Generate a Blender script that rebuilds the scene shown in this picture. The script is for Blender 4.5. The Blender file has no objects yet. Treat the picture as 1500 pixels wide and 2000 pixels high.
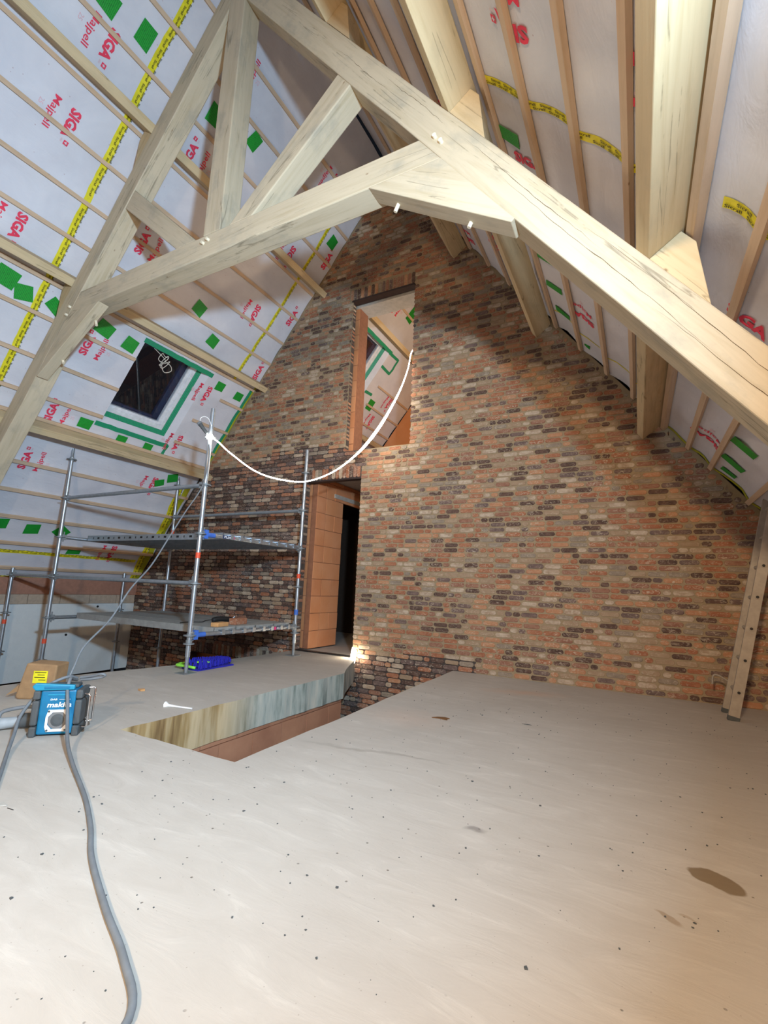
import bpy, bmesh, math, random
from mathutils import Vector, Matrix, noise
random.seed(7)
R = math.radians
# ---------------------------------------------------------------- camera
scn = bpy.context.scene
col = scn.collection
cam_d = bpy.data.cameras.new('camera'); cam = bpy.data.objects.new('camera', cam_d); col.objects.link(cam)
rt = Vector((0.88164, 0.47003, 0.04217)); up = Vector((0.03781, -0.15942, 0.98649)); fw = Vector((-0.47040, 0.86813, 0.15832))
m = Matrix((rt, up, -fw)).transposed().to_4x4(); m.translation = Vector((0, 0, 0.95)); cam.matrix_world = m
cam_d.sensor_fit = 'HORIZONTAL'; cam_d.sensor_width = 36; cam_d.lens = 915.3 / 1500 * 36; cam_d.clip_start = 0.02
scn.camera = cam
# ---------------------------------------------------------------- world, lights, exposure
w = bpy.data.worlds.new('night'); scn.world = w; w.use_nodes = True
w.node_tree.nodes['Background'].inputs[0].default_value = (0.5, 0.6, 0.8, 1); w.node_tree.nodes['Background'].inputs[1].default_value = 0.01
def area(name, loc, target, size, power, color, spread=180):
    d = bpy.data.lights.new(name, 'AREA'); d.shape = 'DISK'; d.size = size; d.energy = power; d.color = color; d.spread = R(spread)
    o = bpy.data.objects.new(name, d); col.objects.link(o); o.location = loc
    o.rotation_euler = (Vector(target) - Vector(loc)).to_track_quat('-Z', 'Y').to_euler(); return o
area('work_light_cool', (0.42, 0.20, 2.15), (-4.0, 1.9, 2.4), 0.20, 230, (0.52, 0.77, 1.0), 148)
area('work_light_warm', (-0.4, -1.9, 2.5), (0.6, 1.8, 0.7), 0.3, 178, (1.0, 0.72, 0.45))
area('far_room_light', (-2.2, 7.2, 4.3), (-5, 8.2, 4.4), 0.4, 46, (1.0, 0.72, 0.46))
vs = scn.view_settings; vs.view_transform = 'Standard'; vs.look = 'None'; vs.gamma = 1; vs.use_curve_mapping = False; vs.exposure = 0.0

# ---------------------------------------------------------------- constants
XR, ZR, K = -3.17, 7.34, 1.31
HY = math.hypot(1, K); CO = 1 / HY; SN = K / HY
YW = 5.55
def roof(side, s, y, d=0.0):
    """point on a roof slope: s down from the ridge, d towards the room (side -1 left, +1 right)"""
    return Vector((XR + side * (CO * s) - side * SN * d, y, ZR - SN * s - CO * d))
def zroof(x): return ZR - K * abs(x - XR)

# ---------------------------------------------------------------- materials
def nodes(mat):
    mat.use_nodes = True; nt = mat.node_tree; return nt, nt.nodes['Principled BSDF']
def N(nt, t, **kw):
    n = nt.nodes.new(t)
    for k, v in kw.items(): setattr(n, k, v)
    return n
def coords(nt, kind='Object', scale=(1, 1, 1)):
    if kind == 'Position': src = N(nt, 'ShaderNodeNewGeometry').outputs['Position']
    else: src = N(nt, 'ShaderNodeTexCoord').outputs[kind]
    mp = N(nt, 'ShaderNodeMapping'); mp.inputs['Scale'].default_value = scale
    nt.links.new(src, mp.inputs['Vector']); return mp.outputs[0]
def noi(nt, vec, scale, detail=4, rough=0.55, dist=0.0):
    n = N(nt, 'ShaderNodeTexNoise'); n.inputs['Scale'].default_value = scale; n.inputs['Detail'].default_value = detail
    n.inputs['Roughness'].default_value = rough; n.inputs['Distortion'].default_value = dist
    nt.links.new(vec, n.inputs['Vector']); return n.outputs['Fac']
def ramp(nt, fac, stops):
    r = N(nt, 'ShaderNodeValToRGB'); e = r.color_ramp.elements
    while len(e) < len(stops): e.new(0.5)
    for el, (p, c) in zip(e, stops):
        el.position = p; el.color = (*c, 1) if len(c) == 3 else c
    nt.links.new(fac, r.inputs[0]); return r.outputs[0]
def mix(nt, fac, a, b, mode='MIX'):
    n = N(nt, 'ShaderNodeMix', data_type='RGBA', blend_type=mode)
    for s, v in ((n.inputs[0], fac), (n.inputs[6], a), (n.inputs[7], b)):
        if isinstance(v, (int, float)): s.default_value = v
        elif isinstance(v, tuple): s.default_value = (*v, 1)
        else: nt.links.new(v, s)
    return n.outputs[2]
def bump(nt, h, b, strength=0.3, dist=0.01):
    n = N(nt, 'ShaderNodeBump'); n.inputs['Strength'].default_value = strength; n.inputs['Distance'].default_value = dist
    nt.links.new(h, n.inputs['Height']); nt.links.new(n.outputs[0], b.inputs['Normal'])
def plain(name, c, rough=0.6, metal=0.0, spec=0.5):
    mt = bpy.data.materials.new(name); nt, b = nodes(mt)
    v = coords(nt); f = noi(nt, v, 18)
    cc = ramp(nt, f, [(0.3, tuple(x * 0.86 for x in c)), (0.7, tuple(min(1, x * 1.1) for x in c))])
    nt.links.new(cc, b.inputs['Base Color']); b.inputs['Roughness'].default_value = rough; b.inputs['Metallic'].default_value = metal
    b.inputs['Specular IOR Level'].default_value = spec
    return mt
def emis(name, c, s):
    mt = bpy.data.materials.new(name); nt, b = nodes(mt)
    b.inputs['Base Color'].default_value = (*c, 1); b.inputs['Emission Color'].default_value = (*c, 1); b.inputs['Emission Strength'].default_value = s
    return mt

def wood(name, base, dark, stain, cracks=True, knots=True, stain_amt=0.5):
    mt = bpy.data.materials.new(name); nt, b = nodes(mt)
    v = coords(nt, 'Object', (0.8, 12, 12))
    oi = N(nt, 'ShaderNodeObjectInfo')
    add = N(nt, 'ShaderNodeVectorMath', operation='ADD'); nt.links.new(v, add.inputs[0])
    comb = N(nt, 'ShaderNodeCombineXYZ'); mul = N(nt, 'ShaderNodeMath', operation='MULTIPLY'); mul.inputs[1].default_value = 40
    nt.links.new(oi.outputs['Random'], mul.inputs[0]); nt.links.new(mul.outputs[0], comb.inputs[0]); nt.links.new(mul.outputs[0], comb.inputs[1])
    nt.links.new(comb.outputs[0], add.inputs[1]); vv = add.outputs[0]
    g = noi(nt, vv, 2.2, 6, 0.6, 0.6)
    c1 = ramp(nt, g, [(0.2, dark), (0.5, base), (0.75, tuple(min(1, x * 1.08) for x in base))])
    v2 = coords(nt, 'Object', (1.6, 3, 3)); add2 = N(nt, 'ShaderNodeVectorMath', operation='ADD')
    nt.links.new(v2, add2.inputs[0]); nt.links.new(comb.outputs[0], add2.inputs[1])
    st = noi(nt, add2.outputs[0], 1.7, 5, 0.65)
    sm = ramp(nt, st, [(0.52, (0, 0, 0)), (0.72, (stain_amt,) * 3)])
    c2 = mix(nt, sm, c1, stain)
    if cracks:
        v3 = coords(nt, 'Object', (0.35, 7, 7)); add3 = N(nt, 'ShaderNodeVectorMath', operation='ADD')
        nt.links.new(v3, add3.inputs[0]); nt.links.new(comb.outputs[0], add3.inputs[1])
        cr = noi(nt, add3.outputs[0], 0.9, 3, 0.5, 0.3)
        line = ramp(nt, cr, [(0.493, (0, 0, 0)), (0.499, (0.6,) * 3), (0.501, (0.6,) * 3), (0.507, (0, 0, 0))])
        gate = ramp(nt, st, [(0.47, (0.0,) * 3), (0.53, (1,) * 3)])
        lm = mix(nt, 1.0, line, gate, 'MULTIPLY')
        c2 = mix(nt, lm, c2, tuple(x * 0.35 for x in dark))
    if knots:
        vo = N(nt, 'ShaderNodeTexVoronoi'); vo.inputs['Scale'].default_value = 2.2; nt.links.new(add2.outputs[0], vo.inputs['Vector'])
        kn = ramp(nt, vo.outputs['Distance'], [(0.02, (0.7,) * 3), (0.04, (0.2,) * 3), (0.07, (0, 0, 0))])
        c2 = mix(nt, kn, c2, (0.19, 0.09, 0.035))
    nt.links.new(c2, b.inputs['Base Color']); b.inputs['Roughness'].default_value = 0.7; b.inputs['Specular IOR Level'].default_value = 0.25
    bump(nt, g, b, 0.25, 0.004)
    return mt
M = {}
M['oak'] = wood('oak_beam', (0.56, 0.48, 0.345), (0.46, 0.38, 0.245), (0.29, 0.28, 0.235), stain_amt=0.55)
M['oak_warm'] = wood('oak_purlin', (0.60, 0.47, 0.285), (0.50, 0.365, 0.195), (0.36, 0.30, 0.20), stain_amt=0.35)
M['batten'] = wood('spruce_batten', (0.62, 0.455, 0.315), (0.52, 0.35, 0.21), (0.42, 0.30, 0.2), cracks=False, stain_amt=0.4)
M['crack'] = plain('crack_shadow', (0.13, 0.085, 0.045), 0.9)
M['peg'] = plain('peg_wood', (0.80, 0.72, 0.55), 0.6)
M['galv'] = plain('galvanised_steel', (0.42, 0.47, 0.52), 0.38, 0.75)
M['galv_dark'] = plain('dusty_steel', (0.27, 0.30, 0.32), 0.6, 0.45)
M['alu'] = plain('aluminium_dusty', (0.40, 0.36, 0.31), 0.55, 0.3)
M['orange_tape'] = plain('orange_marking', (0.85, 0.10, 0.04), 0.5)
M['blue_paint'] = plain('blue_paint', (0.05, 0.16, 0.60), 0.5)
M['black'] = plain('black_plastic', (0.012, 0.012, 0.013), 0.6)
M['rubber'] = plain('grey_rubber', (0.075, 0.085, 0.09), 0.7)
M['cable'] = plain('grey_cable', (0.17, 0.19, 0.21), 0.6)
M['radio_blue'] = plain('radio_blue', (0.005, 0.17, 0.34), 0.45)
M['radio_blue2'] = plain('radio_handle_blue', (0.01, 0.27, 0.45), 0.45)
M['white'] = plain('white_print', (0.85, 0.87, 0.88), 0.5)
M['chrome'] = plain('chrome', (0.75, 0.75, 0.75), 0.2, 1.0)
M['speaker'] = plain('speaker_cone', (0.20, 0.20, 0.20), 0.6)
M['cardboard'] = plain('cardboard', (0.36, 0.22, 0.11), 0.85)
M['yellow_label'] = plain('yellow_label', (0.85, 0.78, 0.02), 0.6)
M['frame_white'] = plain('window_white', (0.78, 0.80, 0.84), 0.35)
M['navy'] = plain('navy_profile', (0.03, 0.05, 0.12), 0.5)
M['green_strip'] = None
M['lime'] = plain('lime_plastic', (0.32, 0.85, 0.08), 0.5)
M['chenille'] = plain('blue_chenille', (0.02, 0.02, 0.42), 0.95)
M['ink'] = plain('dark_print', (0.05, 0.045, 0.01), 0.8)
M['red'] = plain('red_print', (0.80, 0.045, 0.10), 0.7)
M['pink'] = plain('faint_print', (0.80, 0.50, 0.54), 0.8)
M['magenta'] = plain('magenta_sticker', (0.75, 0.03, 0.22), 0.6)
M['steel_lintel'] = plain('dark_lintel_steel', (0.035, 0.02, 0.018), 0.6)
M['dust_wood'] = plain('dusty_board', (0.36, 0.30, 0.24), 0.9)
M['scrap'] = plain('brown_scrap', (0.16, 0.07, 0.02), 0.9)
M['offcut'] = plain('orange_offcut', (0.62, 0.34, 0.14), 0.9)
M['concrete_light'] = plain('raw_concrete', (0.46, 0.44, 0.40), 0.9)
M['void'] = plain('unlit_blockwork', (0.05, 0.03, 0.02), 0.95)  # darkness of the unlit room and recess put into a near-black colour

def membrane_mat():
    mt = bpy.data.materials.new('roof_membrane'); nt, b = nodes(mt)
    v = coords(nt, 'Position'); f = noi(nt, v, 2.3, 5, 0.6, 0.5); g = noi(nt, coords(nt, 'Position', (1, 0.35, 1)), 9, 4, 0.6, 1.0)
    c = ramp(nt, f, [(0.3, (0.62, 0.62, 0.68)), (0.7, (0.72, 0.72, 0.77))])
    vo = N(nt, 'ShaderNodeTexVoronoi'); vo.inputs['Scale'].default_value = 9; nt.links.new(coords(nt, 'Position'), vo.inputs['Vector'])
    sp = ramp(nt, vo.outputs['Distance'], [(0.03, (0.5,) * 3), (0.055, (0, 0, 0))])
    c = mix(nt, sp, c, (0.34, 0.16, 0.18))
    nt.links.new(c, b.inputs['Base Color']); b.inputs['Roughness'].default_value = 0.42; b.inputs['Specular IOR Level'].default_value = 0.4
    bump(nt, g, b, 0.35, 0.012); return mt
M['membrane'] = membrane_mat()
def tape_mat(name, a, bcol, scale, thr):
    mt = bpy.data.materials.new(name); nt, b = nodes(mt)
    v = coords(nt, 'Position', (1, 1, 1)); wv = N(nt, 'ShaderNodeTexWave'); wv.inputs['Scale'].default_value = scale
    wv.inputs['Distortion'].default_value = 3.0; wv.inputs['Detail'].default_value = 3; wv.inputs['Detail Scale'].default_value = 4
    wv.bands_direction = 'Y'
    nt.links.new(v, wv.inputs['Vector'])
    c = ramp(nt, wv.outputs['Color'], [(thr, bcol), (thr + 0.25, a)])
    nt.links.new(c, b.inputs['Base Color']); b.inputs['Roughness'].default_value = 0.45; return mt
M['green_tape'] = tape_mat('green_tape', (0.012, 0.36, 0.035), (0.006, 0.14, 0.02), 22, 0.05)
M['green_strip'] = tape_mat('green_seal_tape', (0.02, 0.34, 0.17), (0.008, 0.17, 0.08), 22, 0.05)
M['yellow_tape'] = plain('yellow_tape', (0.80, 0.70, 0.02), 0.45)
M['yellow_dull'] = plain('yellow_film', (0.42, 0.42, 0.02), 0.45)

def floor_mat():
    mt = bpy.data.materials.new('screed'); nt, b = nodes(mt)
    p = coords(nt, 'Position')
    f1 = noi(nt, p, 0.55, 4, 0.6, 0.5); f2 = noi(nt, coords(nt, 'Position', (1, 3.5, 1)), 3.2, 6, 0.65, 0.8)
    c = ramp(nt, f1, [(0.3, (0.43, 0.395, 0.355)), (0.5, (0.49, 0.455, 0.41)), (0.7, (0.54, 0.505, 0.46))])
    c = mix(nt, ramp(nt, f2, [(0.35, (0.38,) * 3), (0.6, (0, 0, 0))]), c, (0.41, 0.37, 0.325))
    c = mix(nt, ramp(nt, f2, [(0.58, (0,) * 3), (0.76, (0.42,) * 3)]), c, (0.66, 0.62, 0.56))
    # small dark pits
    vo = N(nt, 'ShaderNodeTexVoronoi'); vo.inputs['Scale'].default_value = 17; nt.links.new(coords(nt, 'Position'), vo.inputs['Vector'])
    gate = noi(nt, p, 1.3, 2)
    pit = ramp(nt, vo.outputs['Distance'], [(0.05, (1,) * 3), (0.09, (0, 0, 0))])
    rnd = ramp(nt, vo.outputs['Color'], [(0.55, (0,) * 3), (0.57, (0.8,) * 3)])
    pm = mix(nt, 1.0, mix(nt, 1.0, pit, rnd, 'MULTIPLY'), ramp(nt, gate, [(0.40, (0,) * 3), (0.52, (1,) * 3)]), 'MULTIPLY')
    c = mix(nt, pm, c, (0.10, 0.085, 0.07))
    vo2 = N(nt, 'ShaderNodeTexVoronoi'); vo2.inputs['Scale'].default_value = 55; nt.links.new(coords(nt, 'Position'), vo2.inputs['Vector'])
    pit2 = mix(nt, 1.0, ramp(nt, vo2.outputs['Distance'], [(0.07, (1,) * 3), (0.12, (0, 0, 0))]), ramp(nt, vo2.outputs['Color'], [(0.66, (0,) * 3), (0.68, (0.5,) * 3)]), 'MULTIPLY')
    c = mix(nt, pit2, c, (0.22, 0.18, 0.15))
    # irregular stains: damp patch, smaller drips, scuffs, reddish dust
    def blob(x, y, rx, ry, ang, color, amt, soft=0.25, warp=0.05):
        nonlocal c
        sub = N(nt, 'ShaderNodeVectorMath', operation='SUBTRACT'); sub.inputs[1].default_value = (x, y, 0)
        wn = N(nt, 'ShaderNodeTexNoise'); wn.inputs['Scale'].default_value = 9; wn.inputs['Detail'].default_value = 3
        nt.links.new(p, wn.inputs['Vector'])
        wm = N(nt, 'ShaderNodeVectorMath', operation='MULTIPLY_ADD'); wm.inputs[1].default_value = (warp,) * 3
        nt.links.new(wn.outputs['Color'], wm.inputs[0]); nt.links.new(p, wm.inputs[2])
        wsh = N(nt, 'ShaderNodeVectorMath', operation='SUBTRACT'); wsh.inputs[1].default_value = (warp / 2,) * 3
        nt.links.new(wm.outputs[0], wsh.inputs[0]); nt.links.new(wsh.outputs[0], sub.inputs[0])
        mp = N(nt, 'ShaderNodeMapping', vector_type='TEXTURE'); mp.inputs['Rotation'].default_value = (0, 0, ang); mp.inputs['Scale'].default_value = (rx, ry, 1)
        nt.links.new(sub.outputs[0], mp.inputs['Vector'])
        ln = N(nt, 'ShaderNodeVectorMath', operation='LENGTH'); nt.links.new(mp.outputs[0], ln.inputs[0])
        k = ramp(nt, ln.outputs['Value'], [(max(0, 1 - soft), (amt,) * 3), (1.0, (0, 0, 0))])
        c = mix(nt, k, c, color)
    blob(0.205, 2.147, 0.092, 0.062, R(-28), (0.20, 0.145, 0.085), 0.9, 0.12, 0.06)
    blob(0.044, 1.825, 0.05, 0.016, R(-35), (0.30, 0.23, 0.16), 0.7, 0.3, 0.06)
    blob(0.10, 1.86, 0.03, 0.01, R(-10), (0.30, 0.23, 0.16), 0.5, 0.4, 0.06)
    blob(-1.0, 4.85, 0.45, 0.16, R(20), (0.60, 0.35, 0.22), 0.45, 0.9, 0.2)
    blob(-1.55, 3.35, 0.4, 0.3, R(0), (0.62, 0.44, 0.34), 0.3, 0.9, 0.2)
    blob(-1.50, 2.55, 0.45, 0.03, R(12), (0.27, 0.24, 0.21), 0.5, 0.8, 0.12)
    blob(-1.15, 2.62, 0.3, 0.02, R(6), (0.27, 0.24, 0.21), 0.4, 0.8, 0.1)
    blob(-0.62, 2.02, 0.05, 0.02, R(10), (0.16, 0.14, 0.13), 0.6, 0.6, 0.08)
    nt.links.new(c, b.inputs['Base Color']); b.inputs['Roughness'].default_value = 0.72; b.inputs['Specular IOR Level'].default_value = 0.3
    sm = N(nt, 'ShaderNodeMath', operation='SUBTRACT'); nt.links.new(f2, sm.inputs[0]); nt.links.new(pm, sm.inputs[1])
    bump(nt, sm.outputs[0], b, 0.4, 0.006); return mt
M['floor'] = floor_mat()

def streak_concrete():
    mt = bpy.data.materials.new('slab_edge_concrete'); nt, b = nodes(mt)
    f = noi(nt, coords(nt, 'Position', (1, 1, 0.16)), 9, 5, 0.65); g = noi(nt, coords(nt, 'Position'), 2.0, 3)
    c = ramp(nt, f, [(0.35, (0.20, 0.25, 0.22)), (0.5, (0.43, 0.48, 0.44)), (0.68, (0.60, 0.60, 0.52))])
    # brown formwork runs near the near end
    sx = N(nt, 'ShaderNodeSeparateXYZ'); nt.links.new(coords(nt, 'Position'), sx.inputs[0])
    ys = ramp(nt, N(nt, 'ShaderNodeMath', operation='MULTIPLY').outputs[0], [(0.62, (1,) * 3), (0.72, (0,) * 3)])
    mm = [n for n in nt.nodes if n.bl_idname == 'ShaderNodeMath'][-1]; mm.inputs[1].default_value = 0.22; nt.links.new(sx.outputs[1], mm.inputs[0])
    st = noi(nt, coords(nt, 'Position', (1, 1, 0.12)), 6.0, 4, 0.6)
    br = ramp(nt, st, [(0.40, (0.55, 0.44, 0.27)), (0.50, (0.36, 0.25, 0.11)), (0.60, (0.16, 0.09, 0.035)), (0.7, (0.55, 0.47, 0.33))])
    c = mix(nt, ys, c, br)
    nt.links.new(c, b.inputs['Base Color']); b.inputs['Roughness'].default_value = 0.8; bump(nt, f, b, 0.4, 0.01); return mt
M['slab_edge'] = streak_concrete()

def clay(name, a, bb):
    mt = bpy.data.materials.new(name); nt, b = nodes(mt)
    f = noi(nt, coords(nt, 'Object', (1, 1, 1)), 3, 4); oi = N(nt, 'ShaderNodeObjectInfo')
    c = ramp(nt, oi.outputs['Random'], [(0, a), (1, bb)])
    c = mix(nt, ramp(nt, f, [(0.4, (0,) * 3), (0.75, (0.35,) * 3)]), c, (0.75, 0.42, 0.25))
    nt.links.new(c, b.inputs['Base Color']); b.inputs['Roughness'].default_value = 0.85
    wv = N(nt, 'ShaderNodeTexWave'); wv.inputs['Scale'].default_value = 14; nt.links.new(coords(nt, 'Object'), wv.inputs['Vector'])
    bump(nt, wv.outputs['Color'], b, 0.08, 0.003); return mt
M['clay'] = clay('clay_block', (0.60, 0.24, 0.10), (0.68, 0.30, 0.13))
M['clay_dark'] = clay('clay_block_darker', (0.33, 0.15, 0.09), (0.40, 0.19, 0.11))  # darker tone of the clay block for the stairwell walls
M['clay_joint'] = plain('clay_joint', (0.30, 0.13, 0.07), 0.9)

def brick_mat(name, base, alt, lime):
    mt = bpy.data.materials.new(name); nt, b = nodes(mt)
    p = coords(nt, 'Position', (1, 1, 1.8)); f = noi(nt, p, 14, 4, 0.6); g = noi(nt, p, 20, 5, 0.7, 1.8); h = noi(nt, coords(nt, 'Position'), 2.3, 2)
    c = ramp(nt, f, [(0.35, base), (0.65, alt)])
    k = mix(nt, 1.0, ramp(nt, g, [(0.53, (0,) * 3), (0.60, (lime,) * 3)]), ramp(nt, h, [(0.35, (0.25,) * 3), (0.65, (1,) * 3)]), 'MULTIPLY')
    c = mix(nt, k, c, (0.58, 0.50, 0.39))
    nt.links.new(c, b.inputs['Base Color']); b.inputs['Roughness'].default_value = 0.88; b.inputs['Specular IOR Level'].default_value = 0.2
    bump(nt, g, b, 0.5, 0.006); return mt
BR = [brick_mat('brick_red', (0.31, 0.12, 0.066), (0.40, 0.18, 0.10), 0.75), brick_mat('brick_orange', (0.42, 0.20, 0.11), (0.48, 0.26, 0.145), 0.75),
      brick_mat('brick_brown', (0.085, 0.052, 0.042), (0.15, 0.09, 0.07), 0.6), brick_mat('brick_purple', (0.13, 0.09, 0.082), (0.20, 0.135, 0.115), 0.7),
      brick_mat('brick_lime', (0.36, 0.26, 0.18), (0.54, 0.44, 0.34), 0.85), brick_mat('brick_tan', (0.33, 0.23, 0.15), (0.38, 0.28, 0.19), 0.6),
      brick_mat('brick_grey', (0.24, 0.19, 0.145), (0.32, 0.26, 0.20), 0.6), brick_mat('brick_mid', (0.26, 0.12, 0.08), (0.33, 0.18, 0.12), 0.7)]
BW_P = [24, 15, 14, 8, 12, 8, 9, 13]     # pointed wall
BW_U = [13, 2, 24, 18, 13, 5, 7, 20]      # raw wall
def mortar(name, a, bcol):
    mt = bpy.data.materials.new(name); nt, b = nodes(mt)
    f = noi(nt, coords(nt, 'Position'), 7, 6, 0.7); c = ramp(nt, f, [(0.3, a), (0.7, bcol)])
    nt.links.new(c, b.inputs['Base Color']); b.inputs['Roughness'].default_value = 0.95; bump(nt, noi(nt, coords(nt, 'Position'), 60, 4), b, 0.5, 0.005); return mt
M['mortar'] = mortar('pointing_mortar', (0.29, 0.22, 0.13), (0.37, 0.285, 0.18))
M['mortar_raw'] = mortar('raked_joint', (0.055, 0.045, 0.04), (0.10, 0.08, 0.07))
M['panel_grey'] = mortar('grey_plaster_panel', (0.69, 0.73, 0.74), (0.75, 0.79, 0.79))

def glass_mat():
    mt = bpy.data.materials.new('pane_glass'); nt, b = nodes(mt)
    b.inputs['Base Color'].default_value = (0.9, 0.95, 1, 1); b.inputs['Roughness'].default_value = 0.01
    b.inputs['Transmission Weight'].default_value = 1; b.inputs['IOR'].default_value = 1.5; return mt
M['glass'] = glass_mat()
M['rope_light'] = emis('rope_light', (1.0, 0.86, 0.70), 42)
M['rope_tail'] = emis('rope_light_tail', (1.0, 0.84, 0.62), 48)
M['lamp_core'] = emis('lamp_core', (1.0, 0.97, 0.92), 60)

# ---------------------------------------------------------------- mesh helpers
WM = {}
class MB:
    def __init__(s): s.v = []; s.f = []; s.m = []; s.smooth = []
    def add(s, vs, fs, mi=0, sm=False):
        o = len(s.v); s.v += [tuple(v) for v in vs]; s.f += [tuple(i + o for i in f) for f in fs]; s.m += [mi] * len(fs); s.smooth += [sm] * len(fs)
    def box(s, a, b, mi=0, mat=None):
        x0, y0, z0 = a; x1, y1, z1 = b
        vs = [Vector(p) for p in ((x0, y0, z0), (x1, y0, z0), (x1, y1, z0), (x0, y1, z0), (x0, y0, z1), (x1, y0, z1), (x1, y1, z1), (x0, y1, z1))]
        if mat: vs = [mat @ v for v in vs]
        s.add(vs, [(0, 3, 2, 1), (4, 5, 6, 7), (0, 1, 5, 4), (1, 2, 6, 5), (2, 3, 7, 6), (3, 0, 4, 7)], mi)
    def prism(s, pts, d0, d1, fn, mi=0):
        """polygon pts extruded between d0 and d1; fn(p, d) -> 3D point"""
        n = len(pts); vs = [fn(p, d0) for p in pts] + [fn(p, d1) for p in pts]
        s.add(vs, [tuple(range(n))[::-1], tuple(range(n, 2 * n))] + [(i, (i + 1) % n, (i + 1) % n + n, i + n) for i in range(n)], mi)
    def tube(s, pts, r, n=10, mi=0, cap=True):
        pts = [Vector(p) for p in pts]; rs = r if isinstance(r, (list, tuple)) else [r] * len(pts)
        vs = []; prev = None
        for i, p in enumerate(pts):
            t = (pts[min(i + 1, len(pts) - 1)] - pts[max(i - 1, 0)]).normalized()
            if prev is None: a = t.orthogonal().normalized()
            else: a = (prev - t * prev.dot(t)).normalized()
            prev = a; b = t.cross(a)
            for k in range(n):
                an = 2 * math.pi * k / n; vs.append(p + (a * math.cos(an) + b * math.sin(an)) * rs[i])
        fs = [(i * n + k, i * n + (k + 1) % n, (i + 1) * n + (k + 1) % n, (i + 1) * n + k) for i in range(len(pts) - 1) for k in range(n)]
        s.add(vs, fs, mi, True)
        if cap: s.add(vs[:n], [tuple(range(n))[::-1]], mi); s.add(vs[-n:], [tuple(range(n))], mi)
    def build(s, name, mats, parent=None, bevel=0, mat=None):
        me = bpy.data.meshes.new(name); me.from_pydata(s.v, [], s.f)
        for mm in (mats if isinstance(mats, list) else [mats]): me.materials.append(mm)
        me.polygons.foreach_set('material_index', s.m); me.polygons.foreach_set('use_smooth', s.smooth); me.update()
        bm = bmesh.new(); bm.from_mesh(me); bmesh.ops.recalc_face_normals(bm, faces=bm.faces); bm.to_mesh(me); bm.free()
        o = bpy.data.objects.new(name, me); col.objects.link(o)
        if parent: o.parent = parent; o.matrix_parent_inverse = WM.get(parent.name, Matrix()).inverted()
        if mat is not None: o.matrix_basis = mat; WM[o.name] = mat.copy()
        if bevel:
            bv = o.modifiers.new('bevel', 'BEVEL'); bv.width = bevel; bv.segments = 2; bv.limit_method = 'ANGLE'; bv.angle_limit = R(30)
        return o
def catmull(pts, k=6):
    pts = [Vector(p) for p in pts]; P = [pts[0]] + pts + [pts[-1]]; out = []
    for i in range(1, len(P) - 2):
        for j in range(k):
            t = j / k; a, b, c, d = P[i - 1], P[i], P[i + 1], P[i + 2]
            out.append(0.5 * ((2 * b) + (c - a) * t + (2 * a - 5 * b + 4 * c - d) * t * t + (3 * b - a - 3 * c + d) * t ** 3))
    out.append(pts[-1]); return out
def tag(o, label=None, cat=None, group=None, kind=None):
    if label: o['label'] = label
    if cat: o['category'] = cat
    if group: o['group'] = group
    if kind: o['kind'] = kind
    return o
def struct(o, label, cat): return tag(o, label, cat, kind='structure')
def empty(name, loc, rz=0):
    o = bpy.data.objects.new(name, None); col.objects.link(o); o.location = loc; o.rotation_euler = (0, 0, rz); o.empty_display_size = 0.1
    WM[o.name] = Matrix.Translation(loc) @ Matrix.Rotation(rz, 4, 'Z'); return o
def local_frame(origin, xdir, updir=(0, 0, 1)):
    x = Vector(xdir).normalized(); z = Vector(updir); z = (z - x * z.dot(x)).normalized(); y = z.cross(x)
    m = Matrix((x, y, z)).transposed().to_4x4(); m.translation = Vector(origin); return m
# flat lettering cache
_t = {}
def letters(s, bold=0.0):
    if (s, bold) not in _t:
        c = bpy.data.curves.new('t', 'FONT'); c.body = s; c.size = 1; c.offset = bold; c.resolution_u = 2; c.fill_mode = 'FRONT'
        o = bpy.data.objects.new('t', c); col.objects.link(o); bpy.context.view_layer.update()
        me = bpy.data.meshes.new_from_object(o.evaluated_get(bpy.context.evaluated_depsgraph_get()))
        vs = [v.co.copy() for v in me.vertices]; fs = [tuple(p.vertices) for p in me.polygons]
        bpy.data.objects.remove(o); bpy.data.meshes.remove(me); bpy.data.curves.remove(c)
        x0 = min(v.x for v in vs); x1 = max(v.x for v in vs); y0 = min(v.y for v in vs); y1 = max(v.y for v in vs)
        _t[(s, bold)] = ([((v.x - x0) / (x1 - x0), (v.y - y0) / (y1 - y0)) for v in vs], fs)
    return _t[(s, bold)]
def put_text(mb, s, origin, X, G, length, height, mi=0, bold=0.02):
    """origin = lower left corner, X reading direction, G towards glyph tops"""
    vs, fs = letters(s, bold); mb.add([origin + X * (length * a) + G * (height * b) for a, b in vs], fs, mi)

# ================================================================ SETTING
# ---- floor slab with the stair opening
def jag(a, b, n, amp):
    a = Vector(a); b = Vector(b); out = []
    for i in range(n):
        p = a.lerp(b, i / n)
        if i: p += Vector((random.uniform(-amp, amp), random.uniform(-amp, amp)))
        out.append((p.x, p.y))
    return out
outer = [(1.78, -4.0)] + jag((1.78, YW + 0.02), (-1.98, YW + 0.02), 1, 0) + jag((-1.98, YW + 0.02), (-1.92, 2.0), 16, 0.007) + jag((-1.92, 2.0), (-2.89, 1.99), 14, 0.006) \
    + jag((-2.89, 1.99), (-2.87, 4.54), 26, 0.008) + jag((-2.87, 4.54), (-3.36, YW + 0.02), 4, 0.01) + [(-3.36, YW + 0.02)] + jag((-4.40, YW + 0.02), (-4.43, 4.2), 8, 0.012) + jag((-4.43, 4.2), (-4.74, 2.8), 10, 0.012) + jag((-4.74, 2.8), (-4.66, -4.0), 12, 0.012)
b_ = MB(); b_.prism(outer, -0.265, 0.0, lambda p, d: Vector((p[0], p[1], d)))
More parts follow.
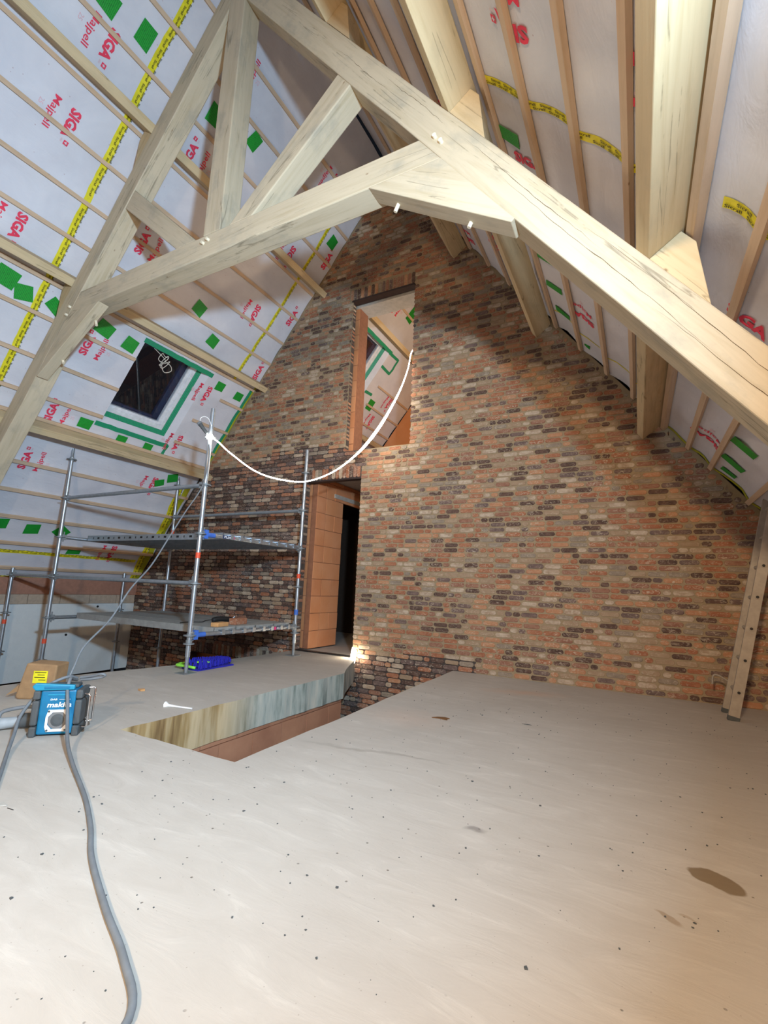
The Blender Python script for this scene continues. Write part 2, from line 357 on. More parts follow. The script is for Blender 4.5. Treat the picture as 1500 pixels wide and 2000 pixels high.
me = b_.build('floor', [M['floor'], M['slab_edge']])
for p in me.data.polygons: p.material_index = 0 if p.normal.z > 0.5 else 1
struct(me, 'pale dusty concrete floor slab with a stair opening cut into it', 'floor'); FLOOR = me
b_ = MB(); b_.box((-8.3, -4, -2.8), (1.9, 5.6, -2.7)); struct(b_.build('floor_lower', M['concrete_light']), 'dark lower storey floor at the foot of the open void', 'floor')
# small debris chips embedded in the screed
# ---- block walls
def block_wall(name, label, face, rng, zr, bl, bh, parent=None, fmat='clay', thick=0.1, holes=(), gap=0.004, off=0.0):
    """face(u, z, d) -> point; courses of clay blocks, each a piece"""
    base = MB()
    u0, u1 = rng; z0, z1 = zr
    cuts = [(u0, u1, z0, z1)]
    for h in holes:
        nc = []
        for c in cuts:
            a0, a1, c0, c1 = c; h0, h1, k0, k1 = h
            if h1 <= a0 or h0 >= a1 or k1 <= c0 or k0 >= c1: nc.append(c); continue
            if h0 > a0: nc.append((a0, h0, c0, c1))
            if h1 < a1: nc.append((h1, a1, c0, c1))
            x0, x1 = max(a0, h0), min(a1, h1)
            if k0 > c0: nc.append((x0, x1, c0, k0))
            if k1 < c1: nc.append((x0, x1, k1, c1))
        cuts = nc
    for a0, a1, c0, c1 in cuts:
        base.prism([(a0, c0), (a1, c0), (a1, c1), (a0, c1)], 0.008, thick, lambda p, d: face(p[0], p[1], d))
    root = base.build(name, M['clay_joint'], parent)
    if parent is None: struct(root, label, 'wall')
    r = random.Random(len(name)); z = z0; row = 0; cnt = 0
    while z < z1 - 0.01:
        zz = min(z + bh, z1); u = u0 - (bl * 0.5 if row % 2 else 0) - off
        while u < u1:
            a, e = max(u, u0), min(u + bl, u1); u += bl
            if e - a < 0.03: continue
            segs = [(a, e)]
            for h0, h1, k0, k1 in holes:
                if k0 < (z + zz) / 2 < k1:
                    ns = []
                    for p, q in segs:
                        if h1 <= p or h0 >= q: ns.append((p, q)); continue
                        if h0 > p: ns.append((p, h0))
                        if h1 < q: ns.append((h1, q))
                    segs = ns
            for p, q in segs:
                if q - p < 0.03: continue
                pr = r.uniform(-0.004, 0.004); k = MB()
                k.prism([(p + gap, z + gap), (q - gap, z + gap), (q - gap, zz - gap), (p + gap, zz - gap)], pr, 0.03, lambda P, d: face(P[0], P[1], d))
                o = k.build('clay_block', M[fmat], root); cnt += 1
        z = zz; row += 1
    return root
# wall under the slab edge along the stairwell
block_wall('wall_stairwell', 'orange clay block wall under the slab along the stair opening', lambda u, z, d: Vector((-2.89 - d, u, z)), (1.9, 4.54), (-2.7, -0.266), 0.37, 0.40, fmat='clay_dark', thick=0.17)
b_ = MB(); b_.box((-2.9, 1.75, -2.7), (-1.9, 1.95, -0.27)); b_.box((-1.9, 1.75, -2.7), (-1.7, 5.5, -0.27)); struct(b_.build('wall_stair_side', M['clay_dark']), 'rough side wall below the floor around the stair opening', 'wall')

# ---- back gable: mortar bed in strips
DOOR = (-4.36, -3.41, 0.0, 2.48); UP = (-3.70, -2.67, 2.89, 5.30); LOW = (-6.5, -4.58, -2.7, -0.22)
def strips(y0, y1, zb):
    """solid wall minus openings between planes y0 and y1; zb(xmid) = list of (bottom, top) spans, top None = roof line"""
    b = MB(); xs = sorted([-8.14, LOW[0], LOW[1], DOOR[0] - 0.014, UP[0] - 0.014, DOOR[1] + 0.014, UP[1] + 0.014, XR, 1.77])
    for a, e in zip(xs, xs[1:]):
        for lo, hi in zb((a + e) / 2):
            if hi is None: pts = [(a, lo), (e, lo), (e, zroof(e) + 0.03), (a, zroof(a) + 0.03)]
            else: pts = [(a, lo), (e, lo), (e, hi), (a, hi)]
            b.prism(pts, y0, y1, lambda p, d: Vector((p[0], d, p[1])))
    return b
def spans_raw(x):
    if LOW[0] < x < LOW[1]: return [(-0.22, None)]
    if DOOR[0] - 0.014 < x < UP[0] - 0.014: return [(-2.7, 0.0), (2.48, None)]
    if UP[0] - 0.014 < x < DOOR[1] + 0.014: return [(-2.7, 0.0), (2.48, 2.89), (5.30, None)]
    if DOOR[1] + 0.014 < x < UP[1] + 0.014: return [(-2.7, 2.89), (5.30, None)]
    return [(-2.7, None)]
WB = struct(strips(5.562, 5.66, spans_raw).build('wall_back', M['mortar_raw']), 'tall reclaimed brick gable wall with a doorway and a high narrow opening', 'wall')
def is_pointed(x, z):
    j = 0.10 * noise.noise(Vector((x * 1.7, z * 2.0, 3)))
    if x < -3.41: return z > 2.98 + j + 0.1 * (x + 4.4) * (1 if x < -4.4 else 0)
    if x < -1.7: return z > 0.06 + 0.02 * (x + 3.4) + j * 0.3
    return True
def mortar_layer():
    b = MB(); dx = 0.05; x = -8.1
    while x < 1.76:
        e = x + dx; xm = (x + e) / 2
        lo = -0.02
        z = -0.05
        while z < 4 and not is_pointed(xm, z): z += 0.0613
        lo = z if not is_pointed(xm, -0.05) else -0.05
        for s0, s1 in spans_raw(xm):
            a = max(lo, s0)
            if s1 is not None and s1 <= a: continue
            if s1 is None:
                t0, t1 = zroof(x) + 0.02, zroof(e) + 0.02
                if min(t0, t1) <= a: continue
                pts = [(x, a), (e, a), (e, t1), (x, t0)]
            else: pts = [(x, a), (e, a), (e, s1), (x, s1)]
            b.add([(p[0], 5.5555, p[1]) for p in pts] + [(p[0], 5.563, p[1]) for p in pts], [(0, 1, 2, 3), (4, 7, 6, 5), (0, 4, 5, 1), (3, 2, 6, 7)])
        x = e
    return b
tag(mortar_layer().build('pointing', M['mortar'], WB), kind='stuff')

# ---- bricks
def brick_shape(L, H, D, r):
    """slightly worn brick: front face octagon with rounded corners; local x length, y depth (front y=0), z height"""
    j = lambda a: r.uniform(-a, a)
    c = min(0.012, H * 0.25); x0, x1, z0, z1 = -L / 2, L / 2, -H / 2, H / 2
    c = min(0.016, H * 0.3); ring = [(x0 + c + j(.003), z0 + j(.002)), (x1 - c + j(.003), z0 + j(.002)), (x1 + j(.002), z0 + c), (x1 + j(.002), z1 - c), (x1 - c + j(.003), z1 + j(.002)), (x0 + c + j(.003), z1 + j(.002)), (x0 + j(.002), z1 - c), (x0 + j(.002), z0 + c)]
    f = [(x * 0.965, 0.0, z * 0.88) for x, z in ring]; m_ = [(x, 0.004, z) for x, z in ring]; bk = [(x, D, z) for x, z in ring]
    n = 8; fs = [tuple(range(n))]
    for o in (0, n): fs += [(o + i, o + n + i, o + n + (i + 1) % n, o + (i + 1) % n) for i in range(n)]
    return f + m_ + bk, fs
rb = random.Random(11)
bricks = []   # (x, z, L, H, vertical, pointed)
CH = 0.0613
def subtract(iv, h):
    out = []
    for a, b in iv:
        if h[1] <= a or h[0] >= b: out.append((a, b)); continue
        if h[0] > a: out.append((a, h[0]))
        if h[1] < b: out.append((h[1], b))
    return out
row = int(-1.25 / CH)
while True:
    zc = row * CH + 0.032
    if zc > ZR - 0.2: break
    half = (ZR - zc) / K - 0.03
    a0 = max(-8.12, XR - half); a1 = min(1.76, XR + half); iv = [(a0, a1)]
    if DOOR[2] - 0.02 < zc < DOOR[3]: iv = subtract(iv, DOOR)
    if 2.48 < zc < 2.665: iv = subtract(iv, (-4.40, -3.41))
    if UP[2] < zc < UP[3]: iv = subtract(iv, UP)
    if 5.30 < zc < 5.49: iv = subtract(iv, (-3.76, -2.67))
    if zc < -0.22: iv = subtract(iv, LOW)
    if -0.22 < zc < -0.03: iv = subtract(iv, (-6.5, -4.58))
    for p, q in iv:
        x = p + rb.uniform(-0.12, 0)
        while x < q:
            L = 0.092 if rb.random() < 0.27 else 0.188 * rb.uniform(0.96, 1.03)
            e = x + L; s, t = max(x, p), min(e, q)
            if t - s > 0.035: bricks.append([(s + t) / 2, zc, t - s, CH, False])
            x = e
    row += 1
def soldiers(x0, x1, z0, z1):
    x = x0
    while x < x1 - 0.03: bricks.append([x + CH / 2, (z0 + z1) / 2, CH, z1 - z0, True]); x += CH
soldiers(-4.40, -3.41, 2.483, 2.665); soldiers(-3.76, -2.67, 5.303, 5.49); soldiers(-6.5, -4.58, -0.217, -0.03)
cp = Vector((0, 0, 0.95))
def infront(x, z):
    v = Vector((x, YW, z)) - cp; dd = v.dot(fw)
    if dd <= 0: return False
    u = 750 + 915.3 * v.dot(rt) / dd; t = 1000 - 915.3 * v.dot(up) / dd
    return 0 < u < 1500 and 0 < t < 2000
for bk in bricks: bk.append((Vector((bk[0], YW, bk[1])) - cp).length if (infront(bk[0], bk[1]) and bk[1] > 0 and bk[2] > 0.06) else 99)
order = sorted(range(len(bricks)), key=lambda i: bricks[i][5]); single = set(order[:300])
variants = {}
rest = MB()
for i, (x, z, L, H, vert, _) in enumerate(bricks):
    pt = is_pointed(x, z) and not (vert and z < 3)
    mi = rb.choices(range(8), BW_P if pt else BW_U)[0]
    gx, gz = (0.013 + rb.uniform(-.002, .003), 0.013 + rb.uniform(-.002, .003)) if pt else (0.008, 0.008)
    pr = rb.uniform(-0.002, 0.003) if pt else rb.uniform(-0.004, 0.006)
    if i in single:
        Lq = round((L - gx) / 0.012) * 0.012; key = (Lq, mi, rb.randrange(3))
        if key not in variants:
            vs, fs = brick_shape(Lq, H - gz, 0.012, rb); me = bpy.data.meshes.new('brick'); me.from_pydata(vs, [], fs); me.materials.append(BR[mi]); variants[key] = me
        o = bpy.data.objects.new('brick', variants[key]); o.parent = WB; o.location = (x, YW - pr, z); col.objects.link(o)
    else:
        if vert: vs, fs = brick_shape(H - gz, L - gx * 0.8, 0.012, rb); vs = [(v[2], v[1], v[0]) for v in vs]
        else:
            edge = any(abs(x - L / 2 - h[1]) < 0.02 or abs(x + L / 2 - h[0]) < 0.02 for h in (DOOR, UP) if h[2] < z < h[3])
            vs, fs = brick_shape(L - gx, H - gz, 0.10 if edge else 0.012, rb)
        rest.add([(v[0] + x, v[1] + YW - pr, v[2] + z) for v in vs], fs, mi)
tag(rest.build('bricks', BR, WB), kind='stuff')
# dark steel lintel angle over the high opening and over the door
b_ = MB(); b_.box((-3.72, 5.545, 5.275), (-2.665, 5.66, 5.302)); b_.build('lintel', M['steel_lintel'], WB)
b_ = MB(); b_.box((-4.38, 5.552, 2.462), (-3.405, 5.66, 2.484)); b_.build('lintel', M['steel_lintel'], WB)
b_ = MB(); b_.box((-4.38, 5.57, -0.012), (-3.40, 5.66, 0.012)); b_.build('threshold_gap', M['black'], WB)

# ---- inner block leaf behind the brick and the passage beyond the door
block_wall('wall_inner_leaf', 'orange clay block leaf behind the brick gable around both openings', lambda u, z, d: Vector((u, 5.70 + d, z)), (-4.9, -2.2), (0.02, 5.6), 0.5, 0.252,
           holes=((-4.35, -3.40, 0.0, 2.60), (-3.66, -2.69, 2.70, 5.26)), thick=0.24)
block_wall('wall_passage', 'orange clay block side wall of the passage with a dark doorway', lambda u, z, d: Vector((-4.25 - d, u, z)), (5.945, 8.2), (0.02, 2.60), 0.47, 0.252,
           holes=((6.42, 8.1, 0.0, 2.33),), thick=0.14)
block_wall('wall_jamb', 'orange clay block jamb left of the doorway', lambda u, z, d: Vector((-4.25 - d, u, z)), (5.70, 5.94), (0.02, 2.58), 0.47, 0.252, thick=0.1)
b_ = MB(); b_.box((-4.262, 6.15, 2.335), (-4.235, 8.2, 2.40)); struct(b_.build('trim_1', M['concrete_light']), 'pale concrete lintel above the dark doorway in the passage', 'lintel')
b_ = MB(); b_.box((-3.38, 5.945, 0), (-3.26, 8.2, 2.6)); b_.box((-4.4, 8.2, 0), (-3.26, 8.3, 2.6)); struct(b_.build('wall_passage_end', M['clay']), 'passage end and right side wall beyond the doorway', 'wall')
b_ = MB(); b_.box((-6.9, 5.68, -0.2), (1.7, 9.9, 0.005)); o = struct(b_.build('floor_passage', M['floor']), 'dusty concrete floor of the passage beyond the doorway', 'floor')
b_ = MB(); b_.box((-4.95, 5.70, 2.605), (-1.0, 9.8, 2.80)); struct(b_.build('ceiling_passage', M['concrete_light']), 'concrete ceiling slab over the passage', 'ceiling')
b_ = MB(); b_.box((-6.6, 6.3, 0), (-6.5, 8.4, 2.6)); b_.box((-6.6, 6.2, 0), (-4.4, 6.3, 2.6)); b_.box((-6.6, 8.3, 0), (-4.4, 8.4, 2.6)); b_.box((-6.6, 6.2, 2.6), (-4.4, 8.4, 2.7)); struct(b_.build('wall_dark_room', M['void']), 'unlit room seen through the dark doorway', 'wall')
b_ = MB(); b_.box((-6.6, 5.75, -2.6), (-4.5, 5.85, -0.1)); struct(b_.build('wall_lower_inner', M['clay']), 'orange block work in the low opening under the brick arch', 'wall')
b_ = MB(); b_.box((-3.8, 5.68, 5.245), (-2.55, 5.99, 5.30)); struct(b_.build('trim_2', M['concrete_light']), 'grey concrete lintel inside the high opening', 'lintel')
# far gable
b_ = MB(); b_.prism([(-6.9, 2.4), (0.6, 2.4), (XR, ZR)], 9.8, 9.9, lambda p, d: Vector((p[0], d, p[1])))
struct(b_.build('wall_far_gable', M['clay']), 'far orange block gable seen through the high opening', 'wall')

# ---- left wall: grey panel, pale blocks, brown wall plate
b_ = MB(); b_.box((-8.35, -4, -0.66), (-8.13, YW + 0.02, 0.47)); WL = struct(b_.build('wall_left', M['panel_grey']), 'smooth grey wall panel on the left behind the scaffold', 'wall')
b_ = MB(); b_.box((-8.5, -4, -2.7), (-8.4, YW, -0.62)); b_.build('dark_recess', M['void'], WL)
b_ = MB(); b_.box((-8.34, -4, 0.62), (-8.10, YW + 0.01, 0.87)); b_.build('wall_plate', plain('plate_brown', (0.38, 0.19, 0.13), 0.85), WL)
y = -4
pale = plain('pale_block', (0.48, 0.38, 0.29), 0.9)
while y < YW - 0.02:
    e = min(y + 0.46, YW); k = MB(); k.box((-8.33, y + 0.004, 0.474), (-8.115, e - 0.004, 0.617)); k.build('pale_block', pale, WL); y += 0.46
for yy, zz in ((3.55, -0.15), (4.45, -0.02), (3.0, 0.38), (4.9, 0.42)):
    k = MB(); k.tube([(-8.131, yy, zz), (-8.12, yy, zz)], 0.018, 10); k.build('anchor_hole', M['black'], WL)
# right and rear walls (outside the frame, close the room)
b_ = MB(); b_.box((1.77, -4, -0.2), (1.9, YW, 0.95)); struct(b_.build('wall_right', M['clay']), 'low block wall along the right eaves', 'wall')
b_ = MB(); b_.prism([(-8.2, -2.7), (1.9, -2.7), (1.9, 0.7), (XR, ZR), (-8.2, 0.75)], -4.1, -4.0, lambda p, d: Vector((p[0], d, p[1]))); struct(b_.build('wall_front', M['clay']), 'block gable behind the viewer', 'wall')

# ---- ceiling: boards, membranes, battens, tapes, prints
b_ = MB()
WIN = (3.58, 4.66, 4.14, 5.43); WIN2 = (6.75, 8.02, 1.97, 3.42)
def slab_holes(side, y0, y1, s1, holes, d0, d1, b):
    ys = sorted({y0, y1, *[h[0] for h in holes if y0 < h[0] < y1], *[h[1] for h in holes if y0 < h[1] < y1]}); ss = sorted({0.0, s1, *[h[2] for h in holes], *[h[3] for h in holes]})
    for a, e in zip(ys, ys[1:]):
        for p, q in zip(ss, ss[1:]):
            ym, sm = (a + e) / 2, (p + q) / 2
            if any(h[0] < ym < h[1] and h[2] < sm < h[3] for h in holes): continue
            b.prism([(a, p), (e, p), (e, q), (a, q)], d0, d1, lambda P, d: roof(side, P[1], P[0], d))
slab_holes(-1, -4, 9.9, 8.3, [WIN, WIN2], -0.36, -0.16, b_); slab_holes(1, -4, 9.9, 8.3, [], -0.36, -0.16, b_)
CEIL = struct(b_.build('ceiling', M['dust_wood']), 'steep pitched roof lined with pale printed membrane under thin battens', 'ceiling')
BATS = [0.75, 1.18, 1.67, 2.19, 2.65, 3.10, 3.50, 4.02, 4.41, 4.89, 5.33, 5.62, 6.27, 6.69, 7.10, 7.53, 7.96]
BATS_R = [0.75, 1.18, 1.67, 2.22, 2.65, 3.10, 3.55, 4.02, 4.46, 4.90, 5.31, 5.775, 6.09, 6.38, 6.84, 7.3, 7.7]
def sag(side, yy, s):
    bats = BATS if side < 0 else BATS_R; k = min(1, min(abs(s - q) for q in bats) / 0.12)
    big = noise.noise(Vector((yy * 0.9, s * 2.6, side * 5))); fold = noise.noise(Vector((yy * 4.5 + s * 1.6, s * 0.9, 9 + side)))
    d = -k * (0.026 + 0.036 * big + 0.014 * fold) if side > 0 else -k * (0.012 + 0.016 * big + 0.010 * fold)
    for hole in (WIN, WIN2):
        if side < 0 and (hole[0] - 0.1 < yy < hole[1] + 0.1) and (hole[2] - 0.1 < s < hole[3] + 0.1): d = 0
    return min(d, 0.0)
def warp(mb, side):
    n = Vector((-side * SN, 0, -CO)); out = []
    for v in mb.v:
        s = CO * side * (v[0] - XR) + SN * (ZR - v[2]); out.append(tuple(Vector(v) + n * (sag(side, v[1], s) + 0.001)))
    mb.v = out
def membrane(side, y0, y1, hole, bats):
    smax = 8.17; ys = [y0]
    while ys[-1] < y1 - 0.01: ys.append(min(ys[-1] + 0.08, y1))
    ss = [i * 0.05 for i in range(int(smax / 0.05) + 1)] + [smax]
    if hole:
        ys = sorted(set(ys) | {hole[0], hole[1]}); ss = sorted(set(ss) | {hole[2], hole[3]})
    vs = []; fs = []
    for yy in ys:
        for s in ss:
            d = sag(side, yy, s)
            vs.append(roof(side, s, yy, d))
    ns = len(ss)
    for i in range(len(ys) - 1):
        for j in range(ns - 1):
            if hole and hole[0] - 1e-6 <= ys[i] and ys[i + 1] <= hole[1] + 1e-6 and hole[2] - 1e-6 <= ss[j] and ss[j + 1] <= hole[3] + 1e-6: continue
            fs.append((i * ns + j, i * ns + j + 1, (i + 1) * ns + j + 1, (i + 1) * ns + j))
    b = MB(); b.add(vs, fs, 0, True); return b.build('membrane', M['membrane'], CEIL)
membrane(-1, -4, YW, WIN, BATS); membrane(1, -4, YW, None, BATS_R); membrane(-1, 5.66, 9.8, WIN2, BATS); membrane(1, 5.66, 9.8, None, BATS_R)
def batten(side, s, y0, y1, w=0.042, t=0.028):
    L = y1 - y0; b = MB(); b.box((-L / 2, -w / 2, -t / 2), (L / 2, w / 2, t / 2))
    n = Vector((-side * SN, 0, -CO)); b.build('batten', M['batten'], CEIL, mat=local_frame(roof(side, s, (y0 + y1) / 2, t / 2 + 0.001), (0, 1, 0), n))
for s in BATS:
    if WIN[2] - 0.02 < s < WIN[3] + 0.02:
        batten(-1, s, -3.9, WIN[0] - 0.01)
        y0 = {4.41: 5.05, 4.89: 4.80, 5.33: 4.72}[s]; batten(-1, s, y0, 5.53)
    else: batten(-1, s, -3.9, 5.53)
    if abs(s - 1.67) < .01 or abs(s - 2.19) < .01 or abs(s - 4.02) < .01: continue
    if not (WIN2[2] < s < WIN2[3]): batten(-1, s, 5.68, 9.78)
    else: batten(-1, s, 8.3, 9.78)
for s in BATS_R:
    batten(1, s, -3.9, 5.53, 0.046, 0.055 if s == 5.775 else 0.032)
# yellow seam tape with print; strips run down the slope or along the edges
def tape(side, path, w, mat, printed=None, d=0.0025, name='tape_strip', ragged=0.0):
    """path: list of (y, s)"""
    b = MB(); P = [Vector((p[0], p[1])) for p in path]; pts = []
    for a, e in zip(P, P[1:]):
        n = max(1, int((e - a).length / 0.03)); pts += [a.lerp(e, i / n) for i in range(n)]
    pts.append(P[-1]); L_ = []; R_ = []
    for i, p in enumerate(pts):
        t = (pts[min(i + 1, len(pts) - 1)] - pts[max(i - 1, 0)]).normalized(); nn = Vector((-t.y, t.x)); q = ragged * noise.noise(Vector((p.x * 9, p.y * 9, 4)))
        L_.append(p + nn * (w / 2 + q)); R_.append(p - nn * (w / 2 - q))
    vs = [roof(side, p.y, p.x, d) for p in L_] + [roof(side, p.y, p.x, d) for p in R_]; n = len(pts)
    b.add(vs, [(i, i + 1, n + i + 1, n + i) for i in range(n - 1)])
    warp(b, side); o = b.build(name, mat, CEIL)
    if printed:
        tb = MB(); total = 0
        for a, e in zip(P, P[1:]):
            t = (e - a).normalized(); nn = Vector((-t.y, t.x)); ln = (e - a).length; k = 0.01; r_ = 0
            while k < ln - 0.12:
                for row_ in (-1, 1):
                    off = nn * (w * 0.23 * row_ - w * 0.1) + t * (0.055 if row_ > 0 else 0)
                    p2 = a + t * k + off
                    o3 = roof(side, p2.y, p2.x, d + 0.0015); X = roof(side, (p2 + t).y, (p2 + t).x, d + 0.0015) - o3; G = roof(side, (p2 + nn).y, (p2 + nn).x, d + 0.0015) - o3
                    nrm = Vector((-side * SN, 0, -CO))
                    if X.cross(G).dot(nrm) < 0: G = -G
                    put_text(tb, printed, o3, X.normalized(), G.normalized(), 0.085, w * 0.30, 0, 0.02)
                k += 0.115
        warp(tb, side); nn_ = Vector((-side * SN, 0, -CO)) * 0.003; tb.v = [tuple(Vector(v) + nn_) for v in tb.v]; tb.build('tape_print', M['ink'], o)
    return o
YT = M['yellow_tape']
tape(-1, [(2.34, 0.2), (2.31, 1.6), (2.33, 3.1), (2.36, 5.5), (2.36, 8.1)], 0.07, YT, 'Sicrall', ragged=0.006)
tape(-1, [(5.14, 0.2), (5.13, 2.9), (5.08, 4.0)], 0.05, YT, 'Sicrall', ragged=0.005)
tape(-1, [(-3.9, 7.68), (2.3, 7.68), (5.3, 7.71)], 0.055, YT, 'Sicrall', ragged=0.004)
tape(-1, [(-3.9, 8.16), (2.3, 8.17), (5.50, 8.17)], 0.075, YT, 'Sicrall', ragged=0.006)
tape(-1, [(5.30, 6.10), (5.42, 7.0), (5.36, 7.5), (5.44, 8.15)], 0.10, YT, 'Sicrall', ragged=0.01, d=0.004)
tape(-1, [(5.44, 6.05), (5.50, 8.15)], 0.11, M['yellow_dull'], d=0.0035)
tape(1, [(2.42, 4.04), (2.39, 5.0), (2.38, 5.64)], 0.055, YT, 'Sicrall', ragged=0.005)
tape(1, [(2.28, 5.86), (2.30, 8.1)], 0.07, YT, 'Sicrall', ragged=0.005)
tape(1, [(5.14, 4.05), (5.14, 5.6)], 0.02, YT)
tape(1, [(-3.9, 3.985), (5.5, 3.985)], 0.05, YT, 'Sicrall', ragged=0.008, d=0.006)
tape(1, [(-3.9, 2.155), (5.5, 2.155)], 0.05, YT, 'Sicrall', ragged=0.008, d=0.006)
tape(1, [(5.51, 5.75), (5.51, 8.1)], 0.06, M['yellow_dull'], d=0.004); 
tape(-1, [(5.49, 4.0), (5.50, 5.55)], 0.06, M['green_strip'], d=0.004); tape(-1, [(5.53, 3.95), (5.535, 5.6)], 0.03, M['yellow_dull'], d=0.005)
# green patches
def patch(side, y, s, w=0.16, h=0.16, a=0.0, d=0.006):
    b = MB(); c, sn = math.cos(a), math.sin(a)
    P = [(-w / 2, -h / 2), (w / 2, -h / 2), (w / 2, h / 2), (-w / 2, h / 2)]
    P = [(y + p * c - q * sn + random.uniform(-.008, .008), s + p * sn + q * c + random.uniform(-.008, .008)) for p, q in P]
    b.prism(P, d, d + 0.0012, lambda p, dd: roof(side, p[1], p[0], dd)); warp(b, side); return b.build('tape_patch', M['green_tape'], CEIL)
for y, s, w_, h_, a in [(2.15, 1.44, .15, .21, .1), (3.54, 1.30, .15, .20, .2), (1.78, 1.49, .2, .18, .1), (4.00, 3.37, .17, .17, .25), (4.42, 3.66, .17, .17, .2), (3.08, 4.22, .20, .18, .25), (3.43, 4.26, .17, .17, .15),
                        (4.93, 4.22, .16, .15, 0), (5.33, 4.23, .15, .15, 0), (3.42, 5.50, .17, .14, 0), (3.96, 5.56, .15, .12, 0), (4.38, 5.56, .15, .12, 0), (2.02, 4.20, .20, .20, .1), (2.20, 4.27, .17, .17, -.3), (2.52, 4.25, .18, .14, .5),
                        (5.33, 1.38, .16, .18, .1), (5.06, 5.96, .18, .15, -.4), (4.88, 6.1, .16, .12, -.5), (3.49, 7.28, .19, .17, -.1), (3.88, 7.28, .20, .17, .6), (3.08, 7.24, .19, .17, -.1), (3.02, 1.45, .14, .2, 0), (4.2, 7.6, .2, .1, 0),
                        (7.48, 1.04, .25, .26, .3), (7.95, 1.12, .22, .30, .1), (8.45, 3.08, .2, .24, 0)]: patch(-1, y, s, w_, h_, a)
for y, s, w_, h_ in [(2.81, 4.13, .22, .12), (4.13, 4.16, .26, .12), (4.58, 4.17, .26, .12), (5.06, 4.20, .26, .12), (5.38, 4.5, .22, .08), (4.09, 6.52, .26, .12), (4.51, 6.52, .28, .13), (5.0, 6.52, .27, .13), (5.32, 6.53, .2, .12), (1.2, 4.2, .22, .12), (0.6, 6.5, .25, .12)]: patch(1, y, s, h_ * 0.9, w_ * 0.8, -0.12)
# printed lettering on the membrane
def siga(mb, side, y, s, up_, d=0.0055, second=True):
    nrm = Vector((-side * SN, 0, -CO)); U = (roof(side, 0, 0) - roof(side, 1, 0))
    X = U if up_ else -U; G = nrm.cross(X).normalized()   # X x G = nrm
    c = roof(side, s, y, d)
    o = c - X * 0.175 - G * 0.045; put_text(mb, 'SIGA', o, X, G, 0.275, 0.095, 0, 0.045)
    q = o + X * 0.295 + G * 0.052; e = 0.042
    mb.add([q, q + X * e, q + X * e + G * e, q + G * e], [(0, 1, 2, 3)], 0)
    up2 = nrm * 0.001; cx = q + X * e / 2 + G * e / 2 + up2
    for a_, b2 in ((0.013, 0.004), (0.004, 0.013)):
        mb.add([cx - X * a_ - G * b2, cx + X * a_ - G * b2, cx + X * a_ + G * b2, cx - X * a_ + G * b2], [(0, 1, 2, 3)], 1)
    put_text(mb, '1050', q - G * 0.030, X, G, 0.035, 0.016, 2, 0.0)
    if second:
        put_text(mb, 'Majpell', o - G * 0.165 + X * 0.01, X, G, 0.30, 0.078, 0, 0.012)
        put_text(mb, '25', o - G * 0.235 + X * 0.12, X, G, 0.05, 0.04, 2, 0.0)
def lettering(side, items):
    mb = MB()
    for y, s, u in items: siga(mb, side, y, s, u)
    warp(mb, side); mb.build('printed_lettering', [M['red'], M['membrane'], M['pink']], CEIL)
lettering(-1, [(1.94, 1.80, False), (1.94, 2.60, False), (1.92, 3.72, False), (1.94, 0.9, False), (1.9, 4.8, False), (1.95, 6.2, False)] + [(2.99, s, True) for s in (1.93, 3.06, 4.47, 5.46, 6.20, 0.8)]
          + [(4.79, s, False) for s in (0.86, 2.02, 3.01, 4.46, 5.38, 6.20, 7.6)] + [(5.42, s, True) for s in (1.60, 2.64, 3.68)] + [(0.7, s, True) for s in (1.5, 2.6, 3.6, 4.7)]
          + [(7.36, 1.22, True), (9.0, 2.85, False), (8.8, 3.4, False), (6.7, 1.2, True)])
lettering(1, [(2.00, 4.40, True), (1.99, 5.46, True), (1.95, 3.2, True), (2.0, 6.6, True), (2.97, 4.30, False), (2.95, 6.20, False), (3.0, 3.3, False), (4.98, 6.20, True), (4.72, 4.56, True), (5.35, 2.2, True), (4.8, 3.1, True), (0.9, 4.4, True), (0.9, 6.2, False)])

